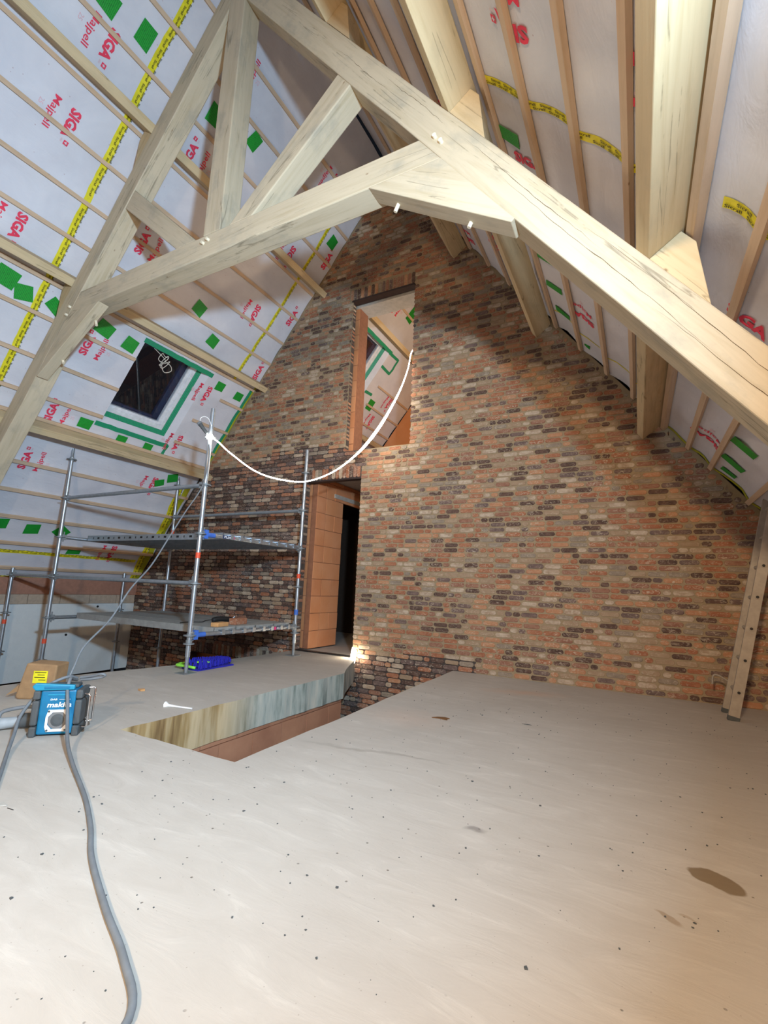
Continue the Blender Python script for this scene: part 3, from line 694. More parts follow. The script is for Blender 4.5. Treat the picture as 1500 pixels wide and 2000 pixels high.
# ---- window in the left slope and its twin in the far room
def roof_window(idx, W, label, wires):
    y0, y1, s0, s1 = W; t = -0.15; L = y1 - y0
    fy0, fy1, fs0, fs1 = y0 - 0.04, y1 - 0.14, s0 - 0.03, s1 - 0.17
    F = lambda P, d: roof(-1, P[1], P[0], d)
    b = MB()   # membrane lined reveal
    A = [(y0, s0), (y1, s0), (y1, s1), (y0, s1)]; B = [(fy0, fs0), (fy1 + .02, fs0), (fy1 + .02, fs1 + .02), (fy0, fs1 + .02)]
    for i in range(4):
        j = (i + 1) % 4; b.add([F(A[i], 0.001), F(A[j], 0.001), F(B[j], t), F(B[i], t)], [(0, 1, 2, 3)])
    root = b.build('window_%d' % idx, M['membrane']); struct(root, label, 'window')
    def ring(o, i, d0, d1, mat, nm):
        k = MB(); oy0, oy1, os0, os1 = o; iy0, iy1, is0, is1 = i
        for r_ in ((oy0, oy1, os0, is0), (oy0, oy1, is1, os1), (oy0, iy0, is0, is1), (iy1, oy1, is0, is1)):
            k.prism([(r_[0], r_[2]), (r_[1], r_[2]), (r_[1], r_[3]), (r_[0], r_[3])], d0, d1, F)
        return k.build(nm, mat, root, bevel=0.004)
    ring((fy0 - .03, fy1 + .02, fs0 - .03, fs1 + .02), (fy0 + .05, fy1 - .035, fs0 + .035, fs1 - .045), t - 0.10, t, M['frame_white'], 'window_frame')
    ring((fy0 + .05, fy1 - .035, fs0 + .035, fs1 - .045), (fy0 + .075, fy1 - .085, fs0 + .06, fs1 - .085), t - 0.09, t - 0.018, M['frame_white'], 'sash')
    ring((fy0 + .05, fy1 - .07, fs0 + .05, fs1 - .07), (fy0 + .12, fy1 - .17, fs0 + .1, fs1 - .12), t - 0.16, t - 0.10, M['navy'], 'outer_profile')
    k = MB(); k.prism([(fy0 + .07, fs0 + .055), (fy1 - .08, fs0 + .055), (fy1 - .08, fs1 - .08), (fy0 + .07, fs1 - .08)], t - 0.055, t - 0.045, F); k.build('pane', M['glass'], root)
    G_ = M['green_strip']
    def strip(p, q, r_, s_, nm='seal_tape'):
        k = MB(); k.add([p, q, r_, s_], [(0, 1, 2, 3)]); nn = k
        return k.build(nm, G_, root)
    e = 0.004
    def rp(a, bb, f, d_=e):   # point between outer ring A and inner ring B
        P = (a[0] + (bb[0] - a[0]) * f, a[1] + (bb[1] - a[1]) * f); q = F(P, t * f); return q + Vector((SN, 0, -CO)) * d_
    strip(rp(A[1], B[1], 1.0), rp(A[2], B[2], 1.0), rp(A[2], B[2], 0.62), rp(A[1], B[1], 0.62))
    strip(rp(A[2], B[2], 1.0), rp(A[3], B[3], 1.0), rp(A[3], B[3], 0.6), rp(A[2], B[2], 0.6))
    tp = lambda path, ww: tape(-1, path, ww, G_, d=0.0045, ragged=0.006, name='seal_tape')
    tp([(y0 - 0.06, s1 + 0.01), (y1, s1 + 0.02)], 0.07); tp([(y0 - .02, s0 - 0.03), (y1 + 0.06, s0 - 0.02)], 0.07)
    tp([(y1, s1), (y1 - 0.01, s1 + 0.2)], 0.05)
    return root
W1 = roof_window(1, WIN, 'dark roof window in the left slope sealed with green tape', True)
W2 = roof_window(2, WIN2, 'roof window of the far room seen through the high brick opening', False)
for path in ([(8.0, 1.97), (8.42, 1.96), (8.40, 2.30), (8.02, 2.28)], [(8.02, 2.9), (8.3, 2.88)], [(8.0, 3.45), (8.2, 3.44)]): tape(-1, path, 0.06, M['green_strip'], d=0.005, name='seal_tape')

# ================================================================ TIMBER
# oak truss: polygons in (u, z), u measured from the ridge line, front face y 2.46, back 2.66
truss = empty('roof_truss', (XR, 2.56, 0))
tag(truss, 'heavy pale oak roof truss crossing the room in front of the brick gable', 'roof truss')
Y0, Y1 = 2.46, 2.66
def member(name, pts, ang, ya=Y0, yb=Y1, mat='oak', parent=truss, bevel=0.009, side=1, wavy=0.0):
    pts = [(side * u, z) for u, z in pts]; cx = sum(p[0] for p in pts) / len(pts); cz = sum(p[1] for p in pts) / len(pts)
    ang = ang if side > 0 else math.pi - ang
    fr = local_frame((XR + cx, (ya + yb) / 2, cz), (math.cos(ang), 0, math.sin(ang)), (-math.sin(ang), 0, math.cos(ang))); inv = fr.inverted()
    b = MB(); b.prism(pts, ya, yb, lambda p, d: inv @ Vector((XR + p[0], d, p[1]))); return b.build(name, M[mat], parent, bevel, mat=fr)
zt = lambda u: 6.936 - 1.31 * u
zb = lambda u: 6.541 - 1.31 * u
RA = -math.atan(K)
for sd in (1, -1):
    uf = 4.85
    # gently uneven hewn edges
    n = 14; topl = [(0.10 + (uf - 0.10) * i / n, 0) for i in range(n + 1)]
    w_ = 0.006 if sd > 0 else 0.016
    T = [(u, zt(u) + random.uniform(-w_, w_)) for u, _ in topl]; Bt = [(u, zb(u) + random.uniform(-w_, w_)) for u, _ in topl]
    member('principal_rafter', T + Bt[::-1], RA, side=sd)
member('king_post', [(-0.105, 3.945), (0.105, 3.945), (0.105, 6.80), (-0.105, 6.80)], math.pi / 2)
member('collar_beam', [(-2.146, 3.73), (2.146, 3.73), (1.982, 3.945), (-1.982, 3.945)], 0.0)
for sd in (1, -1):
    member('strut', [(0.20, 3.945), (0.463, 3.945), (1.383, zb(1.383)), (1.256, zb(1.256))], math.atan2(0.85, 1.0), side=sd, ya=Y0 + 0.005)
    member('knee_brace', [(1.60, 3.73), (2.146, 3.73), (2.62, zb(2.62)), (2.60, zb(2.62) - 0.02)], -0.53, side=sd, ya=Y0 - 0.004, yb=Y0 + (0.15 if sd > 0 else 0.11), bevel=0.006)
def peg(p, q, r=0.013):
    b = MB(); b.tube([p, q], r, 8); b.build('peg', M['peg'], truss)
for x, z in ((-1.068, 3.905), (-1.023, 3.846), (-3.255, 3.87), (-3.195, 3.885), (-5.30, 3.80), (-5.345, 3.72)): peg((x, 2.436, z), (x, 2.5, z), 0.015)
for u, z in ((1.80, 3.60), (2.34, 3.28)):
    peg((XR + u - 0.03, 2.56, z - 0.045), (XR + u, 2.56, z + 0.02), 0.014); peg((XR - u + 0.03, 2.56, z - 0.045), (XR - u, 2.56, z + 0.02), 0.014)
for sd in (1, -1):
    for s0 in (2.13, 3.93, 5.73):
        P = [(s0 + 0.003, 0.243), (s0 + 0.003, 0.065), (s0 + 0.10, 0.065), (s0 + 0.40, 0.243)]
        pts = [(CO * s - SN * d, ZR - SN * s - CO * d) for s, d in P]; member('cleat_block', pts, RA, side=sd, mat='oak_warm', bevel=0.004, ya=2.47, yb=2.655)
# drying cracks along the right principal
rk = random.Random(21)
for u0, u1, f0, f1 in ((1.25, 1.75, 0.45, 0.50), (2.3, 3.1, 0.30, 0.42), (2.55, 3.6, 0.50, 0.62), (3.0, 4.1, 0.22, 0.35), (3.3, 4.3, 0.68, 0.55), (1.7, 2.2, 0.25, 0.3)):
    n = 26; L_ = []
    for i in range(n + 1):
        t = i / n; u = u0 + (u1 - u0) * t; f = f0 + (f1 - f0) * t + rk.uniform(-0.014, 0.014) + 0.02 * math.sin(t * 9 + u0 * 7)
        L_.append((u, zt(u) + (zb(u) - zt(u)) * f, 0.0026 * math.sin(math.pi * min(1, t + 0.02)) * rk.uniform(0.4, 1.2)))
    b = MB(); b.add([(XR + u, Y0 - 0.0006, z + w) for u, z, w in L_] + [(XR + u, Y0 - 0.0006, z - w) for u, z, w in L_], [(i, i + 1, n + 2 + i, n + 1 + i) for i in range(n)])
    b.build('drying_crack', M['crack'], truss)
# purlins
def purlin(side, s0, y0, y1, label, grp):
    L = y1 - y0; b = MB(); b.box((-L / 2, -0.045, -0.108), (L / 2, 0.045, 0.108))
    n = Vector((-side * SN, 0, -CO)); o = b.build('purlin', M['oak_warm'], None, 0.005, mat=local_frame(roof(side, s0 - 0.043, (y0 + y1) / 2, 0.138), (0, 1, 0), n))
    tag(o, label, 'purlin', grp); return o
for s0, nm in ((2.13, 'uppermost'), (3.93, 'middle'), (5.73, 'lowest')):
    purlin(-1, s0, -3.95, YW + 0.012, '%s squared timber purlin on the left roof slope' % nm, 'purlins of the left roof slope')
    purlin(1, s0, -3.95, YW + 0.012, '%s squared timber purlin on the right roof slope' % nm, 'purlins of the right roof slope')
for s0, nm in ((1.80, 'upper'), (3.80, 'lower')):
    purlin(-1, s0, 5.95, 9.78, '%s timber purlin seen through the high opening in the far room' % nm, 'purlins of the far room')

# ================================================================ SCAFFOLD
sc = empty('scaffold_tower', (-5.4, 4.3, 0)); tag(sc, 'galvanised tube scaffold tower with two steel decks in front of the brick wall', 'scaffold')
RZ = [-2.3, -1.77, -1.22, -0.69, -0.16, 0.375, 0.905, 1.43, 1.96, 2.50]
XA, XC, XE, YA, YB = -4.09, -6.78, -7.87, 3.457, 5.17
posts = {'A': (XA, YA, 0.16, 2.83), 'B': (XA, YB, 0.16, 2.84), 'C': (XC, YA, -2.6, 2.53), 'D': (XC, YB, -2.6, 2.58), 'E': (XE, YA, -2.6, 1.0), 'F': (XE - 0.05, YB, -2.6, 1.0)}
for k_, (x, y, z0, z1) in posts.items():
    b = MB(); b.tube([(x, y, z0), (x, y, z1)], 0.0245, 14)
    st = b.build('standard', M['galv'], sc, mat=None)
    for z in RZ:
        if z0 - 0.01 <= z <= z1 - 0.02 and not (k_ in 'EF' and z > 0.95):
            r_ = MB(); r_.tube([(x, y, z - 0.005), (x, y, z + 0.005)], 0.062, 14); r_.tube([(x, y, z - 0.02), (x, y, z + 0.02)], 0.030, 12); r_.build('rosette', M['galv_dark'], st)
    if k_ in 'AB':
        j = MB(); j.tube([(x, y, 0.0), (x, y, 0.30)], 0.019, 12); j.build('base_jack', M['galv_dark'], sc)
        j = MB(); j.tube([(x, y, 0.285), (x, y, 0.297)], 0.055, 10); j.tube([(x, y, 0.297), (x, y, 0.33)], 0.032, 10); j.build('jack_nut', M['galv_dark'], sc)
        j = MB(); j.box((x - 0.075, y - 0.075, 0.0), (x + 0.075, y + 0.075, 0.006)); j.build('base_plate', M['galv_dark'], sc)
        j = MB(); j.tube([(x, y, 0.53), (x, y, 0.60)], 0.028, 12); j.build('collar_band', M['blue_paint'] if k_ == 'B' else M['galv'], sc)
    if k_ in 'CDEF': 
        if k_ in 'CD': j = MB(); j.tube([(x, y, z1), (x, y, z1 + 0.02), (x, y, z1 + 0.14)], [0.0245, 0.019, 0.019], 12); j.build('spigot', M['galv'], sc)
    zt_ = {'A': 1.20, 'B': 1.05, 'C': 0.08, 'D': 1.70, 'E': 0.25, 'F': 0.20}[k_]
    j = MB(); j.tube([(x, y, zt_ - 0.03), (x, y, zt_ + 0.03)], 0.0256, 14, cap=False); j.build('orange_band', M['orange_tape'], sc)
def ledger(a, b2, z, name='ledger', mat='galv', r=0.024):
    a = Vector((*a, z)); b2 = Vector((*b2, z)); t = (b2 - a).normalized(); p, q = a + t * 0.055, b2 - t * 0.055
    m_ = MB(); m_.tube([p, q], r, 12); o = m_.build(name, M[mat], sc)
    for c, s in ((a, 1), (b2, -1)):
        w2 = MB(); fr = local_frame(c + t * 0.045 * s, t, (0, 0, 1)); w2.box((-0.028, -0.022, -0.035), (0.028, 0.022, 0.035), mat=fr); w2.box((-0.006, -0.005, -0.06), (0.006, 0.005, 0.075), mat=fr)
        w2.build('wedge_head', M['galv_dark'], o)
    return o
A_, B_, C_, D_, E_, F_ = [(posts[k][0], posts[k][1]) for k in 'ABCDEF']
ledger(C_, A_, 1.96); ledger(D_, B_, 1.96); ledger(C_, A_, 0.905); ledger(E_, C_, 0.905); pass
for z in (1.43, 0.375):
    ledger(A_, B_, z, 'transom'); ledger(C_, D_, z, 'transom')
    for c in (A_,):
        w2 = MB(); w2.box((c[0] - 0.03, c[1] + 0.04, z - 0.045), (c[0] + 0.03, c[1] + 0.085, z + 0.05)); w2.tube([(c[0], c[1] + 0.08, z), (c[0], c[1] + 0.19, z)], 0.026, 12); w2.build('blue_wedge_head', M['blue_paint'], sc)
def deck(z, y0, w=0.31):
    """steel plank spanning x from C-D to A-B, perforated side rails, claws over the transoms"""
    b = MB(); x0, x1 = XC + 0.03, XA - 0.03; zt2 = z + 0.055
    b.box((x0, y0, zt2 - 0.004), (x1, y0 + w, zt2))                                   # walking surface
    for yy in (y0, y0 + w - 0.004): b.box((x0, yy, zt2 - 0.075), (x1, yy + 0.004, zt2 - 0.004))
    b.box((x0, y0, zt2 - 0.075), (x0 + 0.004, y0 + w, zt2 - 0.004)); b.box((x1 - 0.004, y0, zt2 - 0.075), (x1, y0 + w, zt2 - 0.004))
    o = b.build('deck_plank', M['galv'] if z > 1 else M['dusty'], sc)
    xx = x0 + 0.14; i = 0
    while xx < x1 - 0.1 and y0 < 3.9 and z > 1:
        wd = 0.045 if i % 2 else 0.016; h = MB(); h.box((xx - wd / 2, y0 - 0.0012, zt2 - 0.048), (xx + wd / 2, y0 + 0.001, zt2 - 0.022)); h.build('slot', M['black'], o); xx += 0.115; i += 1
    for xc, sg in ((XA, 1), (XC, -1)):
        for yy in (y0 + 0.06, y0 + w - 0.10):
            c = MB(); c.box((min(xc - sg * 0.035, xc + sg * 0.03), yy, z + 0.026), (max(xc - sg * 0.035, xc + sg * 0.03), yy + 0.045, z + 0.036)); c.box((xc + sg * 0.026, yy, z - 0.02), (xc + sg * 0.034, yy + 0.045, z + 0.03)) if sg > 0 else c.box((xc - 0.034, yy, z - 0.02), (xc - 0.026, yy + 0.045, z + 0.03))
            c.build('claw', M['galv'], o)
M['dusty'] = plain('dusty_deck', (0.36, 0.37, 0.36), 0.8, 0.2)
for z in (1.43, 0.375):
    for i in range(4): deck(z, 3.80 + i * 0.325)
# stickers on the transoms
def sticker(y, z, flip):
    b = MB(); b.box((XA + 0.0235, y, z - 0.018), (XA + 0.0262, y + 0.17, z + 0.022)); b.build('sticker', M['navy'], sc)
    t = MB(); put_text(t, 'PLIX', Vector((XA + 0.0268, y + (0.055 if flip else 0.02), z - 0.012)), Vector((0, 1, 0)), Vector((0, 0, 1)), 0.10, 0.026); t.build('sticker_lettering', M['white'], sc)
    c = MB(); yc = y + (0.02 if flip else 0.15); c.tube([(XA + 0.0265, yc, z + 0.002), (XA + 0.0275, yc, z + 0.002)], 0.022, 14); c.build('sticker_dot', M['magenta'], sc)
sticker(3.75, 1.43, False); sticker(4.72, 0.375, True)
# lamp coupler at the head of the near post
lamp = empty('clamp_lamp', (-4.09, 3.43, 2.5)); tag(lamp, 'small glaring lamp head clamped near the top of the nearest scaffold post', 'lamp')
b = MB(); b.tube([(-4.045, 3.42, 2.52), (-4.05, 3.42, 2.50), (-4.06, 3.42, 2.478), (-4.05, 3.42, 2.46)], [0.016, 0.036, 0.036, 0.016], 14); b.build('bulb', M['lamp_core'], lamp)
b = MB(); b.tube([(-4.10, 3.42, 2.53), (-4.16, 3.40, 2.60), (-4.19, 3.39, 2.64)], [0.018, 0.020, 0.024], 12); b.build('socket', M['rubber'], lamp)
b = MB(); b.tube([(-4.19, 3.39, 2.64), (-4.205, 3.385, 2.66)], 0.028, 12); b.build('socket_ring', M['galv'], lamp)
b = MB(); b.tube(catmull([(-4.19, 3.39, 2.66), (-4.20, 3.39, 2.71), (-4.15, 3.40, 2.73), (-4.10, 3.42, 2.70), (-4.06, 3.43, 2.62)]), 0.004, 6); b.build('white_lead', M['white'], lamp)
b = MB(); b.tube([(-4.13, 3.43, 2.49), (-4.05, 3.43, 2.49)], 0.014, 8); b.build('clamp', M['galv'], lamp)
# LED rope
rope = [(-4.05, 3.43, 2.485), (-4.014, 3.495, 2.457), (-3.935, 3.619, 2.35), (-3.773, 3.869, 2.186), (-3.61, 4.124, 2.136), (-3.441, 4.386, 2.164), (-3.267, 4.657, 2.329), (-3.123, 4.881, 2.565),
        (-3.011, 5.055, 2.814), (-2.896, 5.234, 3.154), (-2.777, 5.419, 3.606), (-2.709, 5.524, 3.978), (-2.705, 5.62, 4.28), (-2.73, 5.98, 4.55), (-2.62, 6.25, 4.6), (-2.3, 6.4, 4.6)]
P = catmull(rope, 5); n = len(P)
rad = [0.0068 + 0.013 * math.exp(-((i / n - 0.56) / 0.09) ** 2) for i in range(n)]
b = MB(); b.tube(P, rad, 8); tag(b.build('rope_light', M['rope_light']), 'glowing white rope light hanging in a curve from the scaffold to the high opening', 'rope light')
TP = catmull([(-3.42, 5.62, 0.12), (-3.36, 5.52, 0.085), (-3.325, 5.45, 0.0), (-3.33, 5.40, -0.085), (-3.37, 5.36, -0.17)], 5); b = MB(); b.tube(TP, [0.022 + 0.014 * math.sin(math.pi * i / (len(TP) - 1)) for i in range(len(TP))], 8)
tag(b.build('rope_light', M['rope_tail']), 'short glowing rope light dropping from the doorway sill into the stair opening', 'rope light')

# ================================================================ LADDER
lad = empty('ladder', (0.66, 5.05, 0)); tag(lad, 'worn aluminium ladder leaning beside the brick wall at the right edge', 'ladder')
LD = Vector((0.222, 0, 1)).normalized(); LP = lambda y, z, dx=0: Vector((0.645 + 0.222 * z + dx, y, z))
for y, bot in ((4.90, 0.0), (5.20, 0.0)):
    fr = local_frame(LP(y, 0), LD, (0, 1, 0)); LN = 3.4
    b = MB(); 
    # C-section stile: web faces the viewer, flanges turned back
    b.box((0.02, -0.038, -0.004), (LN, 0.038, 0.0), mat=fr); b.box((0.02, -0.038, 0.0), (LN, -0.033, 0.026), mat=fr); b.box((0.02, 0.033, 0.0), (LN, 0.038, 0.026), mat=fr)
    st = b.build('stile', M['alu'], lad, 0.0015)
    b = MB(); b.box((-0.004, -0.041, -0.008), (0.035, 0.041, 0.030), mat=fr); b.build('foot', M['rubber'], st, 0.004)
for i in range(12):
    z = 0.225 + i * 0.258; c0, c1 = LP(4.887, z), LP(5.222, z)
    b = MB(); b.tube([c0 + Vector((0, .004, 0)), c1], 0.015, 10); rg = b.build('rung', M['alu'], lad)
    b = MB(); b.tube([c0 + Vector((0, -0.001, 0)), c0 + Vector((0, 0.006, 0))], 0.0165, 10); b.build('rung_collar', M['alu'], rg)
    b = MB(); b.tube([c0 + Vector((0, -0.003, 0)), c0 + Vector((0, 0.002, 0))], 0.0115, 10); b.build('rung_hole', M['black'], rg)
b = MB(); q = LP(5.21, 0.27, -0.04); b.tube(catmull([q + Vector((0.06, 0, -0.03)), q, q + Vector((-0.06, 0, 0.035)), q + Vector((-0.10, 0, 0.03)), q + Vector((-0.11, 0, -0.04))]), 0.008, 8); b.build('hook', M['alu'], lad)

# ================================================================ THINGS ON THE FLOOR
# site radio
ra = R(46); radio = empty('site_radio', (-3.115, 1.745, 0), ra); tag(radio, 'blue and grey battery site radio standing on the concrete floor', 'radio')
RM = Matrix.Translation((-3.115, 1.745, 0)) @ Matrix.Rotation(ra, 4, 'Z')
def rp_(b, name, mat, bevel=0.0, parent=radio):
    o = b.build(name, mat, parent, bevel); return o
def rbx(a, c, name, mat, bevel=0.006, parent=radio):
    b = MB(); b.box(a, c, mat=RM); return b.build(name, mat, parent, bevel)
rbx((-0.098, -0.075, 0.012), (0.085, 0.075, 0.262), 'body', M['radio_blue'], 0.01)
for x0, x1 in ((-0.135, -0.098), (0.085, 0.122)):
    for z0, z1 in ((0.0, 0.06), (0.065, 0.205), (0.21, 0.262)): rbx((x0, -0.085, z0), (x1, 0.085, z1), 'bumper', M['rubber'], 0.01)
b = MB(); b.prism([(-0.125, 0.262), (-0.145, 0.285), (-0.13, 0.305), (0.075, 0.292), (0.075, 0.265)], -0.09, -0.062, lambda p, d: RM @ Vector((p[0], d, p[1]))); b.build('handle', M['radio_blue2'], radio, 0.006)
rbx((-0.08, -0.0935, 0.273), (0.05, -0.089, 0.286), 'handle_grip', M['radio_blue'], 0.002)
rbx((-0.09, -0.02, 0.262), (0.08, 0.06, 0.285), 'control_top', M['rubber'], 0.008)
b = MB(); F8 = lambda r1, r2: [(r1 * math.cos(R(a)), r2 * math.sin(R(a))) for a in (30, 60, 120, 150, 210, 240, 300, 330)]
ringo = [(0.0, 0.0)]
def rring(pts_o, pts_i, y0, y1, name, mat, c=(0.005, 0.092)):
    b = MB(); n = len(pts_o)
    vs = [RM @ Vector((c[0] + x, y0, c[1] + z)) for x, z in pts_o] + [RM @ Vector((c[0] + x, y0, c[1] + z)) for x, z in pts_i] + [RM @ Vector((c[0] + x, y1, c[1] + z)) for x, z in pts_o]
    fs = [(i, (i + 1) % n, n + (i + 1) % n, n + i) for i in range(n)] + [(i, 2 * n + i, 2 * n + (i + 1) % n, (i + 1) % n) for i in range(n)]; b.add(vs, fs); return b.build(name, mat, radio)
so = [(0.060, 0.020), (0.050, 0.060), (-0.050, 0.060), (-0.060, 0.020), (-0.060, -0.035), (-0.050, -0.062), (0.050, -0.062), (0.060, -0.035)]
si = [(0.047, 0.022), (0.026, 0.046), (-0.026, 0.046), (-0.047, 0.022), (-0.047, -0.022), (-0.026, -0.046), (0.026, -0.046), (0.047, -0.022)]
rring(so, si, -0.083, -0.07, 'speaker_ring', M['white'])
b = MB(); c_ = RM @ Vector((0.005, -0.0765, 0.092)); c2 = RM @ Vector((0.005, -0.0755, 0.092)); b.tube([c2, c_], 0.050, 20); b.build('speaker_cone', M['speaker'], radio)
b = MB(); b.tube([RM @ Vector((0.005, -0.076, 0.092)), RM @ Vector((0.005, -0.080, 0.092))], [0.038, 0.020], 20); b.build('speaker_dome', M['rubber'], radio)
for dx, dz in ((0.046, 0.052), (-0.046, 0.052), (-0.046, -0.054), (0.046, -0.054)):
    b = MB(); b.tube([RM @ Vector((0.005 + dx, -0.083, 0.092 + dz)), RM @ Vector((0.005 + dx, -0.085, 0.092 + dz))], 0.006, 8); b.build('screw', M['rubber'], radio)
RX = RM.to_3x3() @ Vector((1, 0, 0)); RU = Vector((0, 0, 1)); RO = RM.to_3x3() @ Vector((0.25, 0, 1)).normalized()
b = MB(); put_text(b, 'makita', RM @ Vector((-0.058, -0.077, 0.165)), RX, (RU + RX * 0.2).normalized(), 0.125, 0.030, 0, 0.03); put_text(b, 'DAB', RM @ Vector((-0.045, -0.077, 0.205)), RX, (RU + RX * 0.2).normalized(), 0.035, 0.010, 0, 0.03)
b.box((0.0, -0.0772, 0.2085), (0.06, -0.0768, 0.2105), mat=RM); b.build('lettering', M['white'], radio)
rbx((-0.06, -0.078, 0.232), (0.03, -0.0745, 0.240), 'display_strip', M['radio_blue2'], 0.001)
b = MB(); b.tube([RM @ Vector(p) for p in ((0.122, -0.06, 0.235), (0.155, -0.075, 0.235), (0.16, -0.075, 0.225), (0.16, -0.075, 0.06), (0.155, -0.075, 0.05), (0.122, -0.06, 0.05))], 0.0055, 8); b.build('guard_bar', M['chrome'], radio)
b = MB(); b.tube([RM @ Vector(p) for p in ((0.122, 0.05, 0.25), (0.15, 0.06, 0.25), (0.155, 0.06, 0.24), (0.155, 0.06, 0.06), (0.15, 0.06, 0.05), (0.122, 0.05, 0.05))], 0.0055, 8); b.build('guard_bar', M['chrome'], radio)
# grey socket cable reel / connector left of the radio
conn = empty('cable_coupling', (-3.35, 1.56, 0)); tag(conn, 'grey plug and socket coupling lying left of the blue radio', 'connector')
b = MB(); b.tube([(-3.30, 1.73, 0.05), (-3.36, 1.66, 0.05), (-3.37, 1.64, 0.045)], [0.042, 0.042, 0.036], 14); b.build('socket_body', M['rubber'], conn)
b = MB(); b.tube([(-3.37, 1.64, 0.045), (-3.42, 1.57, 0.04), (-3.50, 1.46, 0.035)], [0.030, 0.034, 0.028], 14); b.build('plug_body', plain('plug_grey', (0.33, 0.37, 0.40), 0.6), conn)
for i in range(3):
    b = MB(); p = Vector((-3.44 - i * 0.02, 1.545 - i * 0.028, 0.038)); b.tube([p, p + Vector((-0.008, -0.011, 0))], 0.037, 14); b.build('grip_ring', plain('grip_navy', (0.03, 0.04, 0.12), 0.6), conn)
b = MB(); b.tube(catmull([(-3.27, 1.75, 0.10), (-3.33, 1.68, 0.13), (-3.42, 1.58, 0.11), (-3.43, 1.56, 0.07)]), 0.011, 8); b.build('bail', M['cable'], conn)
# cables
def cable(pts, r, label, mat='cable'):
    b = MB(); b.tube(catmull(pts, 6), r, 10); return tag(b.build('power_cable', M[mat]), label, 'cable')
rr_ = 0.0095
cable([(-0.95, 0.60, rr_), (-1.001, 0.792, rr_), (-1.165, 0.887, rr_), (-1.38, 0.972, rr_), (-1.659, 1.095, rr_), (-1.858, 1.207, rr_), (-2.127, 1.338, rr_), (-2.50, 1.49, 0.02), (-2.74, 1.59, 0.05), (-2.90, 1.665, 0.12), (-2.985, 1.70, 0.20), (-3.04, 1.72, 0.27), (-3.08, 1.75, 0.315), (-3.14, 1.80, 0.30), (-3.2, 1.86, 0.28)], rr_, 'grey cable draped over the radio and snaking towards the viewer')
cable([(-2.30, 1.06, rr_), (-2.674, 1.262, rr_), (-2.93, 1.40, 0.02), (-3.10, 1.50, 0.06), (-3.19, 1.56, 0.12), (-3.22, 1.63, 0.20), (-3.21, 1.70, 0.27), (-3.18, 1.79, 0.31), (-3.20, 1.86, 0.29)], rr_, 'grey cable running from behind the radio down to the left edge')
cable([(-3.185, 1.80, 0.30), (-3.20, 1.83, 0.36), (-3.256, 1.911, 0.479), (-3.363, 2.131, 0.637), (-3.456, 2.32, 0.855), (-3.57, 2.552, 1.045), (-3.678, 2.773, 1.307), (-3.791, 3.004, 1.581), (-3.928, 3.282, 1.899), (-4.009, 3.40, 2.224), (-4.045, 3.41, 2.40)], 0.0065, 'grey cable rising from the radio to the lamp on the scaffold post')
b = MB(); b.tube(catmull([(-3.12, 1.84, 0.292), (-3.07, 1.86, 0.30), (-3.02, 1.90, 0.31), (-2.99, 1.91, 0.325), (-3.00, 1.89, 0.335), (-3.06, 1.87, 0.318), (-3.13, 1.84, 0.305)]), 0.008, 8)
tag(b.build('cable_loop', M['cable']), 'short grey cable loop sticking up behind the radio', 'cable')
# cardboard box
bx = empty('cardboard_box', (-4.12, 2.12, 0), R(35)); BM_ = Matrix.Translation((-4.12, 2.12, 0)) @ Matrix.Rotation(R(35), 4, 'Z')
tag(bx, 'brown cardboard box with a yellow label behind the blue radio', 'box')
b = MB(); b.prism([(-0.12, 0.02), (-0.10, 0.0), (0.14, 0.0), (0.15, 0.255), (-0.07, 0.265)], -0.09, 0.09, lambda p, d: BM_ @ Vector((p[0], d, p[1]))); b.build('carton', M['cardboard'], bx, 0.012)
b = MB(); b.prism([(-0.12, 0.05), (-0.20, 0.02), (-0.12, 0.10)], -0.06, -0.056, lambda p, d: BM_ @ Vector((p[0], d, p[1]))); b.build('flap', M['cardboard'], bx)
b = MB(); b.box((-0.01, -0.0925, 0.12), (0.09, -0.0905, 0.21), mat=BM_); b.build('label_sticker', M['yellow_label'], bx)
b = MB()
for i, (a, e) in enumerate(((0.0, 0.08), (0.02, 0.07), (0.0, 0.075), (0.03, 0.08))): b.box((a, -0.0935, 0.195 - i * 0.018), (e, -0.0924, 0.200 - i * 0.018), mat=BM_)
b.build('label_print', M['ink'], bx)
# white spatula / nail-like funnel, chips, scrap
sp_ = MB(); sp_.tube([(-3.150, 2.508, 0.012), (-3.143, 2.510, 0.012), (-3.125, 2.517, 0.010), (-3.06, 2.535, 0.008), (-2.93, 2.566, 0.007)], [0.024, 0.020, 0.010, 0.0065, 0.006], 12)
tag(sp_.build('mixing_nozzle', M['white']), 'white plastic nozzle lying on the slab near the stair opening', 'nozzle')
def chip(name, mat, c, pts, h, label, cat):
    b = MB(); b.prism([(c[0] + x, c[1] + y) for x, y in pts], 0.001, h, lambda p, d: Vector((p[0], p[1], d))); return tag(b.build(name, mat, None, 0.001), label, cat)
chip('wood_chip', M['offcut'], (-3.73, 2.715), [(-0.03, -0.01), (0.02, -0.02), (0.035, 0.01), (0, 0.03)], 0.015, 'small wooden offcut on the slab between box and scaffold post', 'wood chip')
chip('brown_scrap', M['scrap'], (-1.33, 3.49), [(-0.065, -0.03), (-0.03, 0.01), (0.02, 0.035), (0.06, 0.02), (0.045, -0.005), (0.06, -0.03), (0.0, -0.02)], 0.006, 'flat brown scrap on the floor right of the stair opening', 'scrap')
chip('grey_flake', M['rubber'], (-0.75, 3.72), [(-0.04, 0), (0, 0.012), (0.035, 0.004), (0, -0.004)], 0.003, 'thin grey flake on the floor beyond the brown scrap', 'scrap')
